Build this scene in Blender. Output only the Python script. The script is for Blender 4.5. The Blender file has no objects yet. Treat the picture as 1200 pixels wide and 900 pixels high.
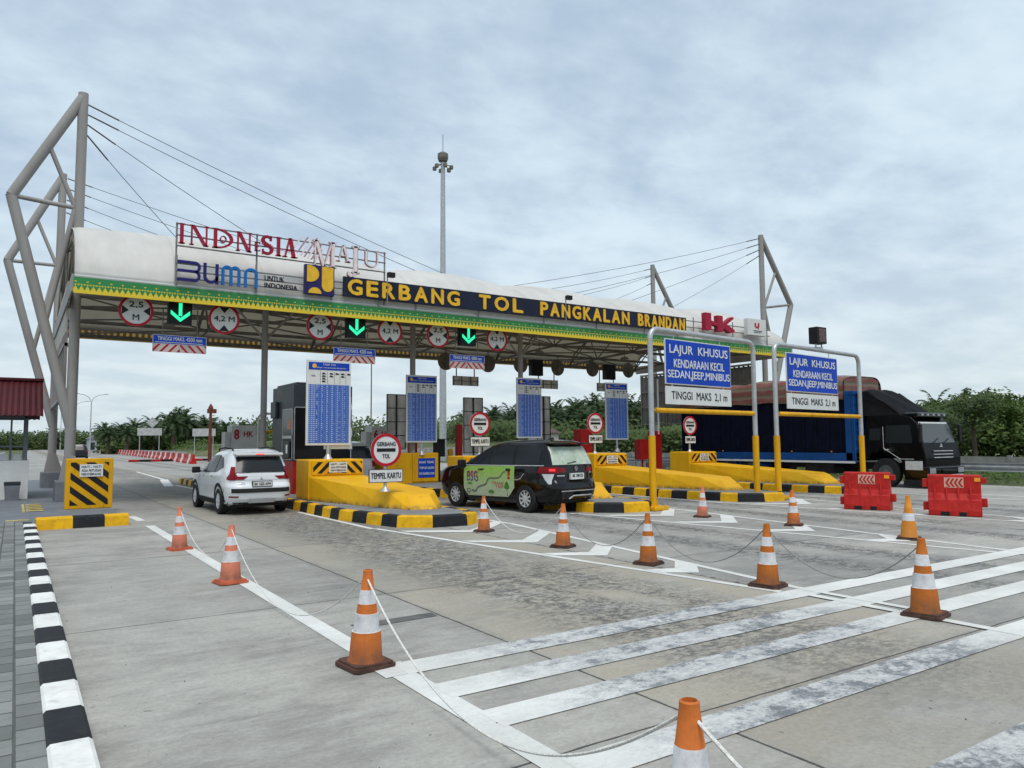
import bpy, bmesh, math, random
from mathutils import Vector, Matrix
R = math.radians
random.seed(7)
S = bpy.context.scene
COL = S.collection

# ------------------------------------------------------------------ camera
YAW, PITCH, ROLL, EYE = R(33.6), R(4.45), R(-0.4), 1.65
fw = Vector((math.sin(YAW)*math.cos(PITCH), math.cos(YAW)*math.cos(PITCH), math.sin(PITCH)))
rt = Vector((math.cos(YAW), -math.sin(YAW), 0)); up = rt.cross(fw)
r2 = rt*math.cos(ROLL)+up*math.sin(ROLL); u2 = up*math.cos(ROLL)-rt*math.sin(ROLL)
cam = bpy.data.objects.new('camera', bpy.data.cameras.new('camera')); COL.objects.link(cam)
cam.matrix_world = Matrix(((r2.x, u2.x, -fw.x, 0), (r2.y, u2.y, -fw.y, 0), (r2.z, u2.z, -fw.z, EYE), (0, 0, 0, 1)))
cam.data.sensor_width = 36; cam.data.lens = 875/1200*36; cam.data.clip_start = .1; cam.data.clip_end = 6000
S.camera = cam
S.render.resolution_x = 1024; S.render.resolution_y = 768

# ------------------------------------------------------------------ view
S.view_settings.view_transform = 'Standard'; S.view_settings.look = 'None'
S.view_settings.exposure = 0.50; S.view_settings.gamma = 1
SUN_AZ, SUN_EL = R(200), R(64)          # azimuth from +Y clockwise

# ------------------------------------------------------------------ node helper
class V:
    def __init__(s, nt, sock): s.nt, s.k = nt, sock
    def _m(s, op, *a):
        n = s.nt.nodes.new('ShaderNodeMath'); n.operation = op
        for i, x in enumerate((s,)+a):
            if isinstance(x, V): s.nt.links.new(x.k, n.inputs[i])
            else: n.inputs[i].default_value = x
        return V(s.nt, n.outputs[0])
    def __add__(s, o): return s._m('ADD', o)
    def __sub__(s, o): return s._m('SUBTRACT', o)
    def __mul__(s, o): return s._m('MULTIPLY', o)
    def __truediv__(s, o): return s._m('DIVIDE', o)
    def abs(s): return s._m('ABSOLUTE')
    def frac(s): return s._m('FRACT')
    def floor(s): return s._m('FLOOR')
    def lt(s, o): return s._m('LESS_THAN', o)
    def gt(s, o): return s._m('GREATER_THAN', o)
    def mod(s, o): return s._m('FLOORED_MODULO', o)
    def mn(s, o): return s._m('MINIMUM', o)
    def mx(s, o): return s._m('MAXIMUM', o)
    def pw(s, o): return s._m('POWER', o)
    def clamp(s): n = s._m('ADD', 0.0); n.k.node.use_clamp = True; return n
    def ramp(s, a, b):                      # smooth 0..1 from a to b
        n = s.nt.nodes.new('ShaderNodeMapRange'); n.interpolation_type = 'SMOOTHSTEP'
        s.nt.links.new(s.k, n.inputs[0]); n.inputs[1].default_value = a; n.inputs[2].default_value = b
        return V(s.nt, n.outputs[0])

class Mat:
    def __init__(s, name, rough=.6, metal=0., spec=.5):
        s.m = bpy.data.materials.new(name); s.m.use_nodes = True; s.nt = s.m.node_tree
        s.b = s.nt.nodes['Principled BSDF']; s.out = s.nt.nodes['Material Output']
        s.b.inputs['Roughness'].default_value = rough; s.b.inputs['Metallic'].default_value = metal
        s.b.inputs['Specular IOR Level'].default_value = spec
        s.tc = s.nt.nodes.new('ShaderNodeTexCoord')
    def xyz(s, world=True):
        if world:
            g = s.nt.nodes.new('ShaderNodeNewGeometry'); k = g.outputs['Position']
        else: k = s.tc.outputs['Object']
        n = s.nt.nodes.new('ShaderNodeSeparateXYZ'); s.nt.links.new(k, n.inputs[0])
        return [V(s.nt, n.outputs[i]) for i in range(3)]
    def noise(s, scale=5., detail=4., rough=.55, stretch=(1, 1, 1), world=True, off=(0, 0, 0)):
        mp = s.nt.nodes.new('ShaderNodeMapping'); mp.inputs['Scale'].default_value = stretch; mp.inputs['Location'].default_value = off
        if world:
            g = s.nt.nodes.new('ShaderNodeNewGeometry'); s.nt.links.new(g.outputs['Position'], mp.inputs[0])
        else: s.nt.links.new(s.tc.outputs['Object'], mp.inputs[0])
        n = s.nt.nodes.new('ShaderNodeTexNoise'); n.inputs['Scale'].default_value = scale
        n.inputs['Detail'].default_value = detail; n.inputs['Roughness'].default_value = rough
        s.nt.links.new(mp.outputs[0], n.inputs['Vector'])
        return V(s.nt, n.outputs['Fac'])
    def mix(s, f, a, b):
        n = s.nt.nodes.new('ShaderNodeMix'); n.data_type = 'RGBA'
        if isinstance(f, V): s.nt.links.new(f.k, n.inputs[0])
        else: n.inputs[0].default_value = f
        for i, c in ((6, a), (7, b)):
            if isinstance(c, tuple): n.inputs[i].default_value = (c[0], c[1], c[2], 1)
            else: s.nt.links.new(c, n.inputs[i])
        return n.outputs[2]
    def color(s, c):
        if isinstance(c, tuple): s.b.inputs['Base Color'].default_value = (c[0], c[1], c[2], 1)
        else: s.nt.links.new(c, s.b.inputs['Base Color'])
    def bump(s, v, strength=.3, dist=.01):
        n = s.nt.nodes.new('ShaderNodeBump'); n.inputs['Strength'].default_value = strength; n.inputs['Distance'].default_value = dist
        s.nt.links.new(v.k, n.inputs['Height']); s.nt.links.new(n.outputs[0], s.b.inputs['Normal'])
    def rough(s, v): s.nt.links.new(v.k, s.b.inputs['Roughness'])

def mul(c, k): return tuple(min(1, x*k) for x in c)
def worn(name, c, rough=.55, metal=0., amt=.18, scale=3., dirt=None, dirt_amt=.35, spec=.22, grain=0., streak=False):
    """paint or metal with uneven tone, dirt patches and fine grain"""
    m = Mat(name, rough, metal, spec)
    n = m.noise(scale, 5, .6, (1, 1, .25) if streak else (1, 1, 1))
    a = m.mix(n.ramp(.3, .7), mul(c, 1-amt), mul(c, 1+amt))
    if dirt:
        d = m.noise(scale*2.3, 8, .7, (1, 1, .3) if streak else (1, 1, 1), off=(3, 5, 1))
        a = m.mix(d.ramp(.5, .75)*dirt_amt, a, dirt)
    m.color(a)
    m.rough(n*.2+(rough-.1))
    if grain: m.bump(m.noise(60, 4), grain, .004)
    return m.m

# ------------------------------------------------------------------ world: overcast
W = bpy.data.worlds.new('World'); S.world = W; W.use_nodes = True
nt = W.node_tree; bg = nt.nodes['Background']
sky = nt.nodes.new('ShaderNodeTexSky'); sky.sky_type = 'NISHITA'; sky.sun_disc = False
sky.sun_elevation = SUN_EL; sky.sun_rotation = SUN_AZ; sky.dust_density = 3
tc = nt.nodes.new('ShaderNodeTexCoord'); sp = nt.nodes.new('ShaderNodeSeparateXYZ'); nt.links.new(tc.outputs['Generated'], sp.inputs[0])
X, Y, Z = [V(nt, sp.outputs[i]) for i in range(3)]
den = Z.mx(0.0)+.22
cb = nt.nodes.new('ShaderNodeCombineXYZ')
nt.links.new((X/den).k, cb.inputs[0]); nt.links.new((Y/den).k, cb.inputs[1])
def wnoise(scale, detail, rough, stretch, off=(0, 0, 0), dist=0.):
    mp = nt.nodes.new('ShaderNodeMapping'); mp.inputs['Scale'].default_value = stretch; mp.inputs['Location'].default_value = off
    mp.inputs['Rotation'].default_value = (0, 0, R(28))
    nt.links.new(cb.outputs[0], mp.inputs[0])
    n = nt.nodes.new('ShaderNodeTexNoise'); n.inputs['Scale'].default_value = scale; n.inputs['Detail'].default_value = detail
    n.inputs['Roughness'].default_value = rough; n.inputs['Distortion'].default_value = dist
    nt.links.new(mp.outputs[0], n.inputs['Vector']); return V(nt, n.outputs['Fac'])
big = wnoise(.8, 3, .5, (1, 1.25, 1), (1.3, .6, 0), .2)
fine = wnoise(3.6, 7, .52, (1, 1.25, 1), (4, 2, 0), .15)
vf = wnoise(9, 6, .6, (1, 1.3, 1), (2, 9, 0), .1)
cl = (big*.45+fine*.38+vf*.17)
def wmix(f, a, b):
    n = nt.nodes.new('ShaderNodeMix'); n.data_type = 'RGBA'
    if isinstance(f, V): nt.links.new(f.k, n.inputs[0])
    else: n.inputs[0].default_value = f
    for i, c in ((6, a), (7, b)):
        if isinstance(c, tuple): n.inputs[i].default_value = (*c, 1)
        else: nt.links.new(c, n.inputs[i])
    return n.outputs[2]
K = 1/.12
cloud = wmix(cl.ramp(.34, .63), (.325*K, .41*K, .515*K), (.53*K, .63*K, .69*K))
low = wmix(fine.ramp(.35, .7), (.46*K, .54*K, .59*K), (.56*K, .63*K, .66*K))
cloud = wmix(Z.ramp(.32, .04), cloud, low)
full = wmix(.90, sky.outputs[0], cloud)
nt.links.new(full, bg.inputs[0]); bg.inputs[1].default_value = .12

sun = bpy.data.objects.new('sun', bpy.data.lights.new('sun', 'SUN')); COL.objects.link(sun)
sun.data.energy = 1.5; sun.data.angle = R(28); sun.data.color = (1, .96, .9)
d = Vector((math.sin(SUN_AZ)*math.cos(SUN_EL), math.cos(SUN_AZ)*math.cos(SUN_EL), math.sin(SUN_EL)))
sun.rotation_euler = d.to_track_quat('Z', 'Y').to_euler(); sun.location = (0, 0, 60)

# ------------------------------------------------------------------ mesh builder
class MB:
    def __init__(s): s.v = []; s.f = []; s.mi = []; s.c = 0
    def add(s, vs, fs, mi=None):
        o = len(s.v); s.v += [tuple(x) for x in vs]; s.f += [tuple(o+i for i in f) for f in fs]
        s.mi += [s.c if mi is None else mi]*len(fs); return s
    def box(s, x0, x1, y0, y1, z0, z1, bev=0., rot=0., mi=None):
        if bev:
            bm = bmesh.new(); bmesh.ops.create_cube(bm, size=1)
            for v in bm.verts: v.co = Vector(((x0+x1)/2+v.co.x*(x1-x0), (y0+y1)/2+v.co.y*(y1-y0), (z0+z1)/2+v.co.z*(z1-z0)))
            bmesh.ops.bevel(bm, geom=bm.edges[:], offset=bev, segments=2, affect='EDGES', profile=.6)
            vs = [v.co.copy() for v in bm.verts]; fs = [[v.index for v in f.verts] for f in bm.faces]; bm.free()
        else:
            vs = [Vector((x, y, z)) for x in (x0, x1) for y in (y0, y1) for z in (z0, z1)]
            fs = [(0, 1, 3, 2), (4, 6, 7, 5), (0, 4, 5, 1), (2, 3, 7, 6), (0, 2, 6, 4), (1, 5, 7, 3)]
        if rot:
            c = Vector(((x0+x1)/2, (y0+y1)/2, (z0+z1)/2)); M = Matrix.Rotation(rot, 3, 'Y'); vs = [c+M@(v-c) for v in vs]
        return s.add(vs, fs, mi)
    def tube(s, a, b, r, r1=None, n=10, cap=True, mi=None):
        a, b = Vector(a), Vector(b); r1 = r if r1 is None else r1; dd = (b-a).normalized()
        p = dd.orthogonal().normalized(); q = dd.cross(p)
        vs = []; fs = []
        for k in range(n):
            t = 2*math.pi*k/n; o = p*math.cos(t)+q*math.sin(t); vs += [a+o*r, b+o*r1]
        for k in range(n): i, j = 2*k, 2*((k+1) % n); fs.append((i, j, j+1, i+1))
        if cap: fs += [tuple(range(2*n-2, -1, -2)), tuple(range(1, 2*n, 2))]
        return s.add(vs, fs, mi)
    def path(s, pts, r, n=8, mi=None):
        pts = [Vector(p) for p in pts]; vs = []; fs = []; ref = None
        for i, p in enumerate(pts):
            t = (pts[min(i+1, len(pts)-1)]-pts[max(i-1, 0)]).normalized()
            if ref is None: ref = t.orthogonal().normalized()
            ref = (ref-t*ref.dot(t)).normalized(); q = t.cross(ref)
            rr = r[i] if isinstance(r, (list, tuple)) else r
            for k in range(n): a = 2*math.pi*k/n; vs.append(p+(ref*math.cos(a)+q*math.sin(a))*rr)
        for i in range(len(pts)-1):
            for k in range(n): a, b = i*n+k, i*n+(k+1) % n; fs.append((a, b, b+n, a+n))
        fs += [tuple(range(n-1, -1, -1)), tuple((len(pts)-1)*n+k for k in range(n))]
        return s.add(vs, fs, mi)
    def prism(s, poly, axis, a, b, mi=None):
        """closed polygon (2D) pushed along axis from a to b; 'x': (y,z) 'y': (x,z) 'z': (x,y)"""
        def P(u, v, w): return {'x': (w, u, v), 'y': (u, w, v), 'z': (u, v, w)}[axis]
        n = len(poly); vs = [P(u, v, a) for u, v in poly]+[P(u, v, b) for u, v in poly]
        fs = [tuple(range(n)), tuple(range(2*n-1, n-1, -1))]+[(i, i+n, (i+1) % n+n, (i+1) % n) for i in range(n)]
        return s.add(vs, fs, mi)
    def lathe(s, prof, c=(0, 0, 0), n=24, axis='z', mi=None, cap=True):
        vs = []; fs = []
        for r, h in prof:
            for k in range(n):
                t = 2*math.pi*k/n; u, v = r*math.cos(t), r*math.sin(t)
                p = {'z': (u, v, h), 'x': (h, u, v), 'y': (u, h, v)}[axis]; vs.append((c[0]+p[0], c[1]+p[1], c[2]+p[2]))
        for i in range(len(prof)-1):
            for k in range(n): a, b = i*n+k, i*n+(k+1) % n; fs.append((a, b, b+n, a+n))
        if cap: fs += [tuple(range(n-1, -1, -1)), tuple((len(prof)-1)*n+k for k in range(n))]
        return s.add(vs, fs, mi)
    def ring(s, c, ro, ri, y0, y1, n=32, mi=None):
        """flat ring facing Y"""
        vs = []
        for k in range(n):
            t = 2*math.pi*k/n; cs, sn = math.cos(t), math.sin(t)
            vs += [(c[0]+ro*cs, y0, c[2]+ro*sn), (c[0]+ri*cs, y0, c[2]+ri*sn), (c[0]+ri*cs, y1, c[2]+ri*sn), (c[0]+ro*cs, y1, c[2]+ro*sn)]
        fs = []
        for k in range(n):
            a, b = 4*k, 4*((k+1) % n)
            for i in range(4): fs.append((a+i, b+i, b+(i+1) % 4, a+(i+1) % 4))
        return s.add(vs, fs, mi)
    def disc(s, c, r, y0, y1, n=32, mi=None):
        return s.prism([(c[0]+r*math.cos(2*math.pi*k/n), c[2]+r*math.sin(2*math.pi*k/n)) for k in range(n)], 'y', y0, y1, mi)
    def quad(s, a, b, c, d, mi=None): return s.add([a, b, c, d], [(0, 1, 2, 3)], mi)
    def build(s, name, mats, parent=None, smooth=False, fix=True):
        me = bpy.data.meshes.new(name); me.from_pydata(s.v, [], s.f)
        for m in (mats if isinstance(mats, (list, tuple)) else [mats]): me.materials.append(m)
        for p, i in zip(me.polygons, s.mi): p.material_index = i
        if fix:
            bm = bmesh.new(); bm.from_mesh(me); bmesh.ops.recalc_face_normals(bm, faces=bm.faces[:]); bm.to_mesh(me); bm.free()
        if smooth:
            for p in me.polygons: p.use_smooth = True
            try: me.set_sharp_from_angle(angle=R(smooth if smooth is not True else 35))
            except Exception: pass
        me.update()
        return obj(name, me, parent)
def obj(name, me, parent=None):
    o = bpy.data.objects.new(name, me); COL.objects.link(o)
    if parent is not None: o.parent = parent
    return o
def tag(o, label, cat, group=None, kind=None):
    if label: o['label'] = label
    if cat: o['category'] = cat
    if group: o['group'] = group
    if kind: o['kind'] = kind
    return o
def thing(name, label, cat, loc=(0, 0, 0), rz=0., group=None):
    o = obj(name, None); o.location = loc; o.rotation_euler = (0, 0, rz); return tag(o, label, cat, group)
KIDS = {}
def copy_tree(o, parent=None):
    kids = [k for k in COL.objects if k.parent == o]
    c = o.copy(); COL.objects.link(c); c.parent = parent
    for k in kids: copy_tree(k, c)
    return c
def place(o, loc, rz=0., label=None, sc=None):
    c = copy_tree(o); c.location = loc; c.rotation_euler = (0, 0, rz)
    if label: c['label'] = label
    if sc: c.scale = sc
    return c
def struct(o): o['kind'] = 'structure'; return o

# ------------------------------------------------------------------ text
_font_cache = {}
def text_mesh(txt, x0, x1, z0, z1, y, thick=.01, bold=0., mat=None, name='lettering', parent=None, even=False):
    """letters in the XZ plane facing -Y, fitted into x0..x1, z0..z1, front face at y"""
    fb = 0.; key = (txt, fb)
    if key not in _font_cache:
        cu = bpy.data.curves.new('t', 'FONT'); cu.body = txt; cu.size = 1; cu.extrude = .5; cu.offset = fb; cu.resolution_u = 3
        cu.align_x = 'LEFT'; o = bpy.data.objects.new('t', cu); COL.objects.link(o)
        bpy.context.view_layer.update()
        dg = bpy.context.evaluated_depsgraph_get(); me = bpy.data.meshes.new_from_object(o.evaluated_get(dg))
        vs = [v.co.copy() for v in me.vertices]; fs = [tuple(p.vertices) for p in me.polygons]
        COL.objects.unlink(o); bpy.data.objects.remove(o); bpy.data.meshes.remove(me); _font_cache[key] = (vs, fs)
    vs, fs = _font_cache[key]
    ax, bx = min(v.x for v in vs), max(v.x for v in vs); ay, by = min(v.y for v in vs), max(v.y for v in vs)
    out = [(x0+(v.x-ax)/(bx-ax)*(x1-x0), y+(.5-v.z)*thick, z0+(v.y-ay)/(by-ay)*(z1-z0)) for v in vs]
    mb = MB()
    if bold and mat is not None:
        d_ = bold*(z1-z0)*1.1
        for k, (a, b_) in enumerate(((-1, 0), (1, 0), (0, -1), (0, 1), (-.7, .7), (.7, -.7))): mb.add([(q[0]+a*d_, q[1]-.0003*k, q[2]+b_*d_) for q in out], fs)
    else: mb.add(out, fs)
    if mat is None: return mb
    return mb.build(name, mat, parent)

# ------------------------------------------------------------------ materials
M = {}
M['grey_steel'] = worn('grey_steel', (.30, .285, .275), .5, .0, .10, 1.5, (.2, .18, .15), .3, streak=True)
M['galv'] = worn('galvanised_steel', (.45, .46, .47), .4, .5, .12, 4, (.25, .24, .22), .3)
M['truss'] = worn('truss_paint', (.17, .155, .135), .6, 0, .2, 3)
M['yellow'] = worn('yellow_paint', (.66, .335, .004), .5, 0, .10, 2.2, (.17, .085, .01), .5, grain=.15, streak=True)
def wedge_paint():
    m = Mat('wedge_paint', .5, 0, .25); x, y, z = m.xyz(); n = m.noise(2.0, 6, .65, (1, 1, .35)); n2 = m.noise(7, 8, .8, (1, 1, .4), off=(3, 3, 3)); n3 = m.noise(1.2, 9, .8, (.4, .4, 3), off=(6, 1, 1))
    a = m.mix(n.ramp(.3, .7), (.68, .345, .004), (.76, .42, .008)); a = m.mix(n2.ramp(.56, .72)*.4, a, (.22, .105, .012))
    a = m.mix(n3.ramp(.58, .70)*(z-.75).ramp(.1, -.3)*.6, a, (.10, .06, .02)); a = m.mix(m.noise(24, 6, .8).ramp(.62, .70)*.6, a, (.33, .31, .27)); a = m.mix((z-.23).ramp(.12, .0)*n2.ramp(.35, .6)*.8, a, (.09, .065, .03))
    m.color(a); m.bump(n2, .25, .006); m.rough(n*.3+.35); return m.m
M['wedge'] = wedge_paint()
M['kerb_yellow'] = worn('kerb_yellow', (.66, .36, .005), .6, 0, .14, 5, (.12, .08, .03), .5, grain=.25)
M['kerb_black'] = worn('kerb_black', (.011, .012, .015), .6, 0, .3, 5, (.09, .085, .08), .28, grain=.25)
M['kerb_white'] = worn('kerb_white', (.70, .70, .67), .6, 0, .08, 5, (.25, .22, .18), .45, grain=.25)
M['black'] = worn('black_paint', (.012, .012, .014), .45, 0, .3, 4)
M['white'] = worn('white_paint', (.72, .72, .70), .5, 0, .06, 4, (.4, .38, .34), .2)
M['sign_white'] = worn('sign_white', (.62, .63, .62), .45, 0, .05, 4)
M['red'] = worn('red_paint', (.36, .012, .012), .45, 0, .15, 3)
M['sign_red'] = worn('sign_red', (.40, .008, .022), .4, 0, .1, 5)
M['maroon'] = worn('maroon_letters', (.33, .010, .040), .45, 0, .12, 4)
M['blue_sign'] = worn('blue_sign', (.002, .048, .40), .5, 0, .10, 2)
M['navy'] = worn('navy_panel', (.010, .014, .035), .45, 0, .2, 3)
M['dark_panel'] = worn('dark_panel', (.028, .034, .040), .4, 0, .15, 2)
M['gold'] = worn('gold_letters', (.72, .42, .03), .5, 0, .12, 4)
M['grey_conc'] = worn('grey_concrete', (.20, .205, .21), .8, 0, .15, 2, (.1, .1, .1), .4, grain=.3)
M['plinth'] = worn('plinth_paint', (.15, .165, .185), .7, 0, .15, 2, (.08, .08, .08), .4, grain=.2)
M['rubber'] = worn('rubber', (.018, .018, .018), .8, 0, .2, 8)
M['chrome'] = worn('chrome', (.6, .6, .62), .2, .9, .05, 8)
M['alloy'] = worn('alloy', (.58, .59, .61), .35, .3, .1, 8)
M['rope'] = worn('rope', (.62, .61, .58), .8, 0, .25, 90)
M['rope_grey'] = worn('rope_grey', (.20, .20, .20), .8, 0, .25, 90)
M['rust_pole'] = worn('rust_red_pole', (.13, .035, .02), .6, 0, .2, 5)
def glass(name, c=(.010, .013, .016), r=.2):
    m = Mat(name, r, 0, .3); m.color(c); return m.m
M['glass'] = glass('tinted_glass'); M['dark_glass'] = glass('booth_glass', (.006, .006, .008), .15)
def emit(name, c, s):
    m = Mat(name, .4); m.color(mul(c, .3)); m.b.inputs['Emission Color'].default_value = (*c, 1); m.b.inputs['Emission Strength'].default_value = s; return m.m
M['green_led'] = emit('green_led', (.02, .85, .38), .9)
M['tail_lit'] = emit('tail_lamp_lit', (1, .03, .03), 1.0)
def carpaint(name, c, r=.22):
    m = Mat(name, r, 0, .5); n = m.noise(.9, 4)
    m.color(m.mix(n, mul(c, .93), mul(c, 1.05))); m.b.inputs['Coat Weight'].default_value = .6; m.b.inputs['Coat Roughness'].default_value = .07
    if max(c) < .05: m.b.inputs['Coat Weight'].default_value = .25; m.b.inputs['Specular IOR Level'].default_value = .3
    return m.m
M['car_white'] = carpaint('pearl_white', (.66, .68, .70)); M['car_black'] = carpaint('gloss_black', (.002, .002, .003), .10)
M['truck_black'] = worn('truck_black', (.0025, .0025, .003), .30, 0, .3, 3, (.010, .009, .008), .3, spec=.10)
M['car_silver'] = carpaint('silver_paint', (.34, .35, .37), .3)
M['lens'] = glass('lamp_lens', (.25, .26, .27), .1)
M['tail'] = worn('tail_lens', (.20, .006, .012), .15, 0, .1, 20)

# striped black/yellow chevron panel helper (geometry cut to the panel)
def clip_poly(poly, x0, x1, z0, z1):
    def cut(p, f, g):
        out = []
        for i in range(len(p)):
            a, b = p[i], p[(i+1) % len(p)]; fa, fb = f(a), f(b)
            if fa >= 0: out.append(a)
            if (fa >= 0) != (fb >= 0): t = fa/(fa-fb); out.append((a[0]+(b[0]-a[0])*t, a[1]+(b[1]-a[1])*t))
        return out
    for f in (lambda q: q[0]-x0, lambda q: x1-q[0], lambda q: q[1]-z0, lambda q: z1-q[1]):
        poly = cut(poly, f, None)
        if len(poly) < 3: return None
    return poly
def stripes(mb, x0, x1, z0, z1, y0, y1, w, gap, slope, phase=0., cz=None, xc=None):
    """diagonal bars; slope dz/dx; if xc given mirrored about xc"""
    def run(xa, xb, sl):
        L = (z1-z0)/abs(sl) if sl else 0
        x = xa-L*1.2-w+phase
        while x < xb+L*1.2+w:
            p = [(x, z0), (x+w, z0), (x+w+(z1-z0)/sl, z1), (x+(z1-z0)/sl, z1)]
            q = clip_poly(p, xa, xb, z0, z1)
            if q: mb.prism(q, 'y', y0, y1)
            x += w+gap
    if xc is None: run(x0, x1, slope)
    else: run(x0, xc, slope); run(xc, x1, -slope)

# ================================================================== GROUND
g = Mat('grass_ground', .95); n1 = g.noise(.15, 6); n2 = g.noise(4, 6)
g.color(g.mix((n1*.6+n2*.4).ramp(.35, .65), (.035, .055, .015), (.12, .13, .045))); g.bump(n2, .6, .1)
mb = MB(); mb.quad((-2500, -400, -.06), (2500, -400, -.06), (2500, 4000, -.06), (-2500, 4000, -.06))
gr = struct(mb.build('ground', g.m))

c = Mat('toll_plaza_concrete', .85)
x, y, z = c.xyz()
big = c.noise(.35, 4, .55, off=(3, 1, 0)); mid = c.noise(1.8, 6, .65, (1.0, 1.6, 1)); finen = c.noise(28, 5, .7); streak = c.noise(3.2, 6, .7, (.35, 2.2, 1), off=(2, 7, 0))
blot = c.noise(1.1, 8, .72, (1, 1.2, 1), off=(11, 3, 0)); blot2 = c.noise(4.5, 8, .75, (.7, 1.6, 1), off=(1, 13, 0))
base = c.mix((big*.35+blot*.4+blot2*.25).ramp(.36, .63), (.215, .206, .186), (.46, .443, .40))
base = c.mix(streak.ramp(.50, .72)*.55, base, (.46, .455, .43))
base = c.mix(c.noise(2.2, 7, .75, (.5, 1.8, 1), off=(21, 7, 0)).ramp(.54, .72)*.38, base, (.125, .12, .11))
lane = x-3.46
inlane = (lane.ramp(-.1, .12))*(x-7.0).ramp(.25, -.2)
tan = (inlane*.8+big.ramp(.45, .65)*.2*(x-2.4).ramp(0, .5))*c.noise(.9, 7, .7, off=(9, 4, 0)).ramp(.25, .58)
base = c.mix((tan*.9).clamp(), base, (.37, .328, .255))
sx = ((x-3.46)/3.6).floor(); sy = ((y-3.28)/4.45).floor()
hsh = (((sx*12.98+sy*78.23)._m('SINE'))*437.5).frac()
base = c.mix((hsh*.36).clamp(), base, (.17, .168, .16))
def track(cx, w): return ((x-cx).abs().ramp(w, w*.15))
wn = (c.noise(5.5, 9, .85, (.9, 1.1, 1), off=(1, 1, 0))*.55+c.noise(17, 6, .8, (.7, 1.3, 1), off=(3, 1, 0))*.45).ramp(.45, .56); wl = c.noise(.9, 5, .6, (1.2, .45, 1), off=(5, 2, 0)).ramp(.30, .50)
dark = None
for cx in (4.9, 5.5, 9.3, 10.6, 14.1, 15.5, 19.2, 20.4):
    t = track(cx, 1.25 if cx < 7 else .6); dark = t if dark is None else dark.mx(t)
dark = (dark*wn*wl*1.25).clamp()*(y-3.6).ramp(-2.4, 1.5)
base = c.mix((dark*.85).clamp(), base, (.050, .048, .046))
under = (y-17).ramp(0, 6)*(y-38).ramp(4, -2)*(x-1.8).ramp(0, 1.5)*mid.ramp(.3, .6)  # canopy shade painted into the concrete colour, broken up by noise
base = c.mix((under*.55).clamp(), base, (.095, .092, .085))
sp1 = c.noise(14, 3, .5, off=(0, 0, 2)).ramp(.70, .74)
base = c.mix(sp1*.7, base, (.05, .05, .05))
spk = c.noise(22, 8, .85, off=(5, 0, 2)).ramp(.56, .66)*blot.ramp(.40, .62)
spk2 = c.noise(38, 6, .8, off=(9, 0, 2)).ramp(.58, .66)*c.noise(1.7, 6, .7, off=(31, 2, 0)).ramp(.48, .62)
base = c.mix(spk2*.7, base, (.06, .058, .055))
base = c.mix(spk*.65, base, (.08, .078, .072))
sp2 = c.noise(9, 8, .85, off=(0, 3, 2)).ramp(.57, .68)
base = c.mix(sp2*.5*inlane.mx(.4), base, (.09, .085, .08))
base = c.mix(finen.ramp(.35, .65)*.25, base, (.13, .128, .12))
wob = c.noise(3, 3)*.02-.01
jx = ((((x-3.46+wob)/3.6)+.5).frac()-.5).abs()*3.6; jy = ((((y-3.28+wob)/4.45)+.5).frac()-.5).abs()*4.45
jn = c.noise(7, 6, .85, off=(7, 7, 0))
joint = jx.lt(jn*.022).mx(jy.lt(jn*.018))
chips = (x-7.10).abs().lt((c.noise(11, 3, .6, off=(2, 2, 0)).ramp(.50, .62))*.035)*(y-13).lt(0.0)
joint = joint.mx(chips)
base = c.mix(joint*.9, base, (.025, .024, .022))
soft = jx.ramp(.14, .0).mx(jy.ramp(.16, .0))*blot.ramp(.45, .65)
base = c.mix(soft*.45, base, (.10, .095, .09))
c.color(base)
groove = c.noise(20, 3, .6, (.12, 6, 1))
c.bump((finen*.6+groove*.8-joint*2.5), .45, .006)
c.rough(mid*.25+.62)
mb = MB()
pz = 0.0
mb.add([(-.5, -8, pz), (29.0, -8, pz), (29.0, 62, pz), (24, 92, pz), (19, 118, pz), (19.5, 200, pz), (20, 420, pz), (6, 420, pz), (2, 200, pz), (1.2, 96, pz), (.4, 60, pz), (.2, 23, pz), (-.5, 22.9, pz)], [tuple(range(13))])
struct(mb.build('road', c.m))
mb = MB(); fr_ = [(22, 260), (20.2, 190), (19.8, 120), (24.5, 96), (36, 90), (62, 86), (110, 84)]; bk_ = [(34, 262), (30, 192), (29, 128), (33, 108), (42, 101), (64, 98), (112, 97)]; bb_ = [(80, 270), (70, 230), (70, 190), (80, 170), (90, 160), (100, 150), (130, 130)]
vs_ = [(a, b_, -.05) for a, b_ in fr_]+[(a, b_, 1.9+.3*math.sin(a)) for a, b_ in bk_]+[(a, b_, 1.5) for a, b_ in bb_]
mb.add(vs_, [(i+7*k, i+1+7*k, i+8+7*k, i+7+7*k) for k in range(2) for i in range(6)]); struct(mb.build('grass_embankment', g.m, smooth=60))

# brick pavement on the left, kerb and grey painted apron
b = Mat('paving_blocks', .9)
x, y, z = b.xyz(); wx = b.noise(1.2, 4)*.03
row = (y/.21+wx).floor(); bx = (x/.105+((row*.5).frac())*2.0)
herr = ((x/.105).floor()+(y/.105).floor())
fx = ((x/.21+(row.mod(2.0))*.5)+.5).frac()-.5; fy = ((y/.105)+.5).frac()-.5
x, y = y, x; y = y+.03
colr = (((x/.235+(((y/.165)+.5).floor().mod(2.0))*.5)+.5).floor()); rr = ((y/.165)+.5).floor()
fx = ((x/.235+(rr.mod(2.0))*.5)+.5).frac()-.5; fy = ((y/.165)+.5).frac()-.5
hs = (((colr*17.3+rr*7.13)._m('SINE'))*91.7).frac()
jw = b.noise(9, 4)*.006
joint = (fx.abs()*.235+jw).gt(.1115).mx((fy.abs()*.165+jw).gt(.077))
joint2 = joint
nb = b.noise(7, 6, .7)
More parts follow.
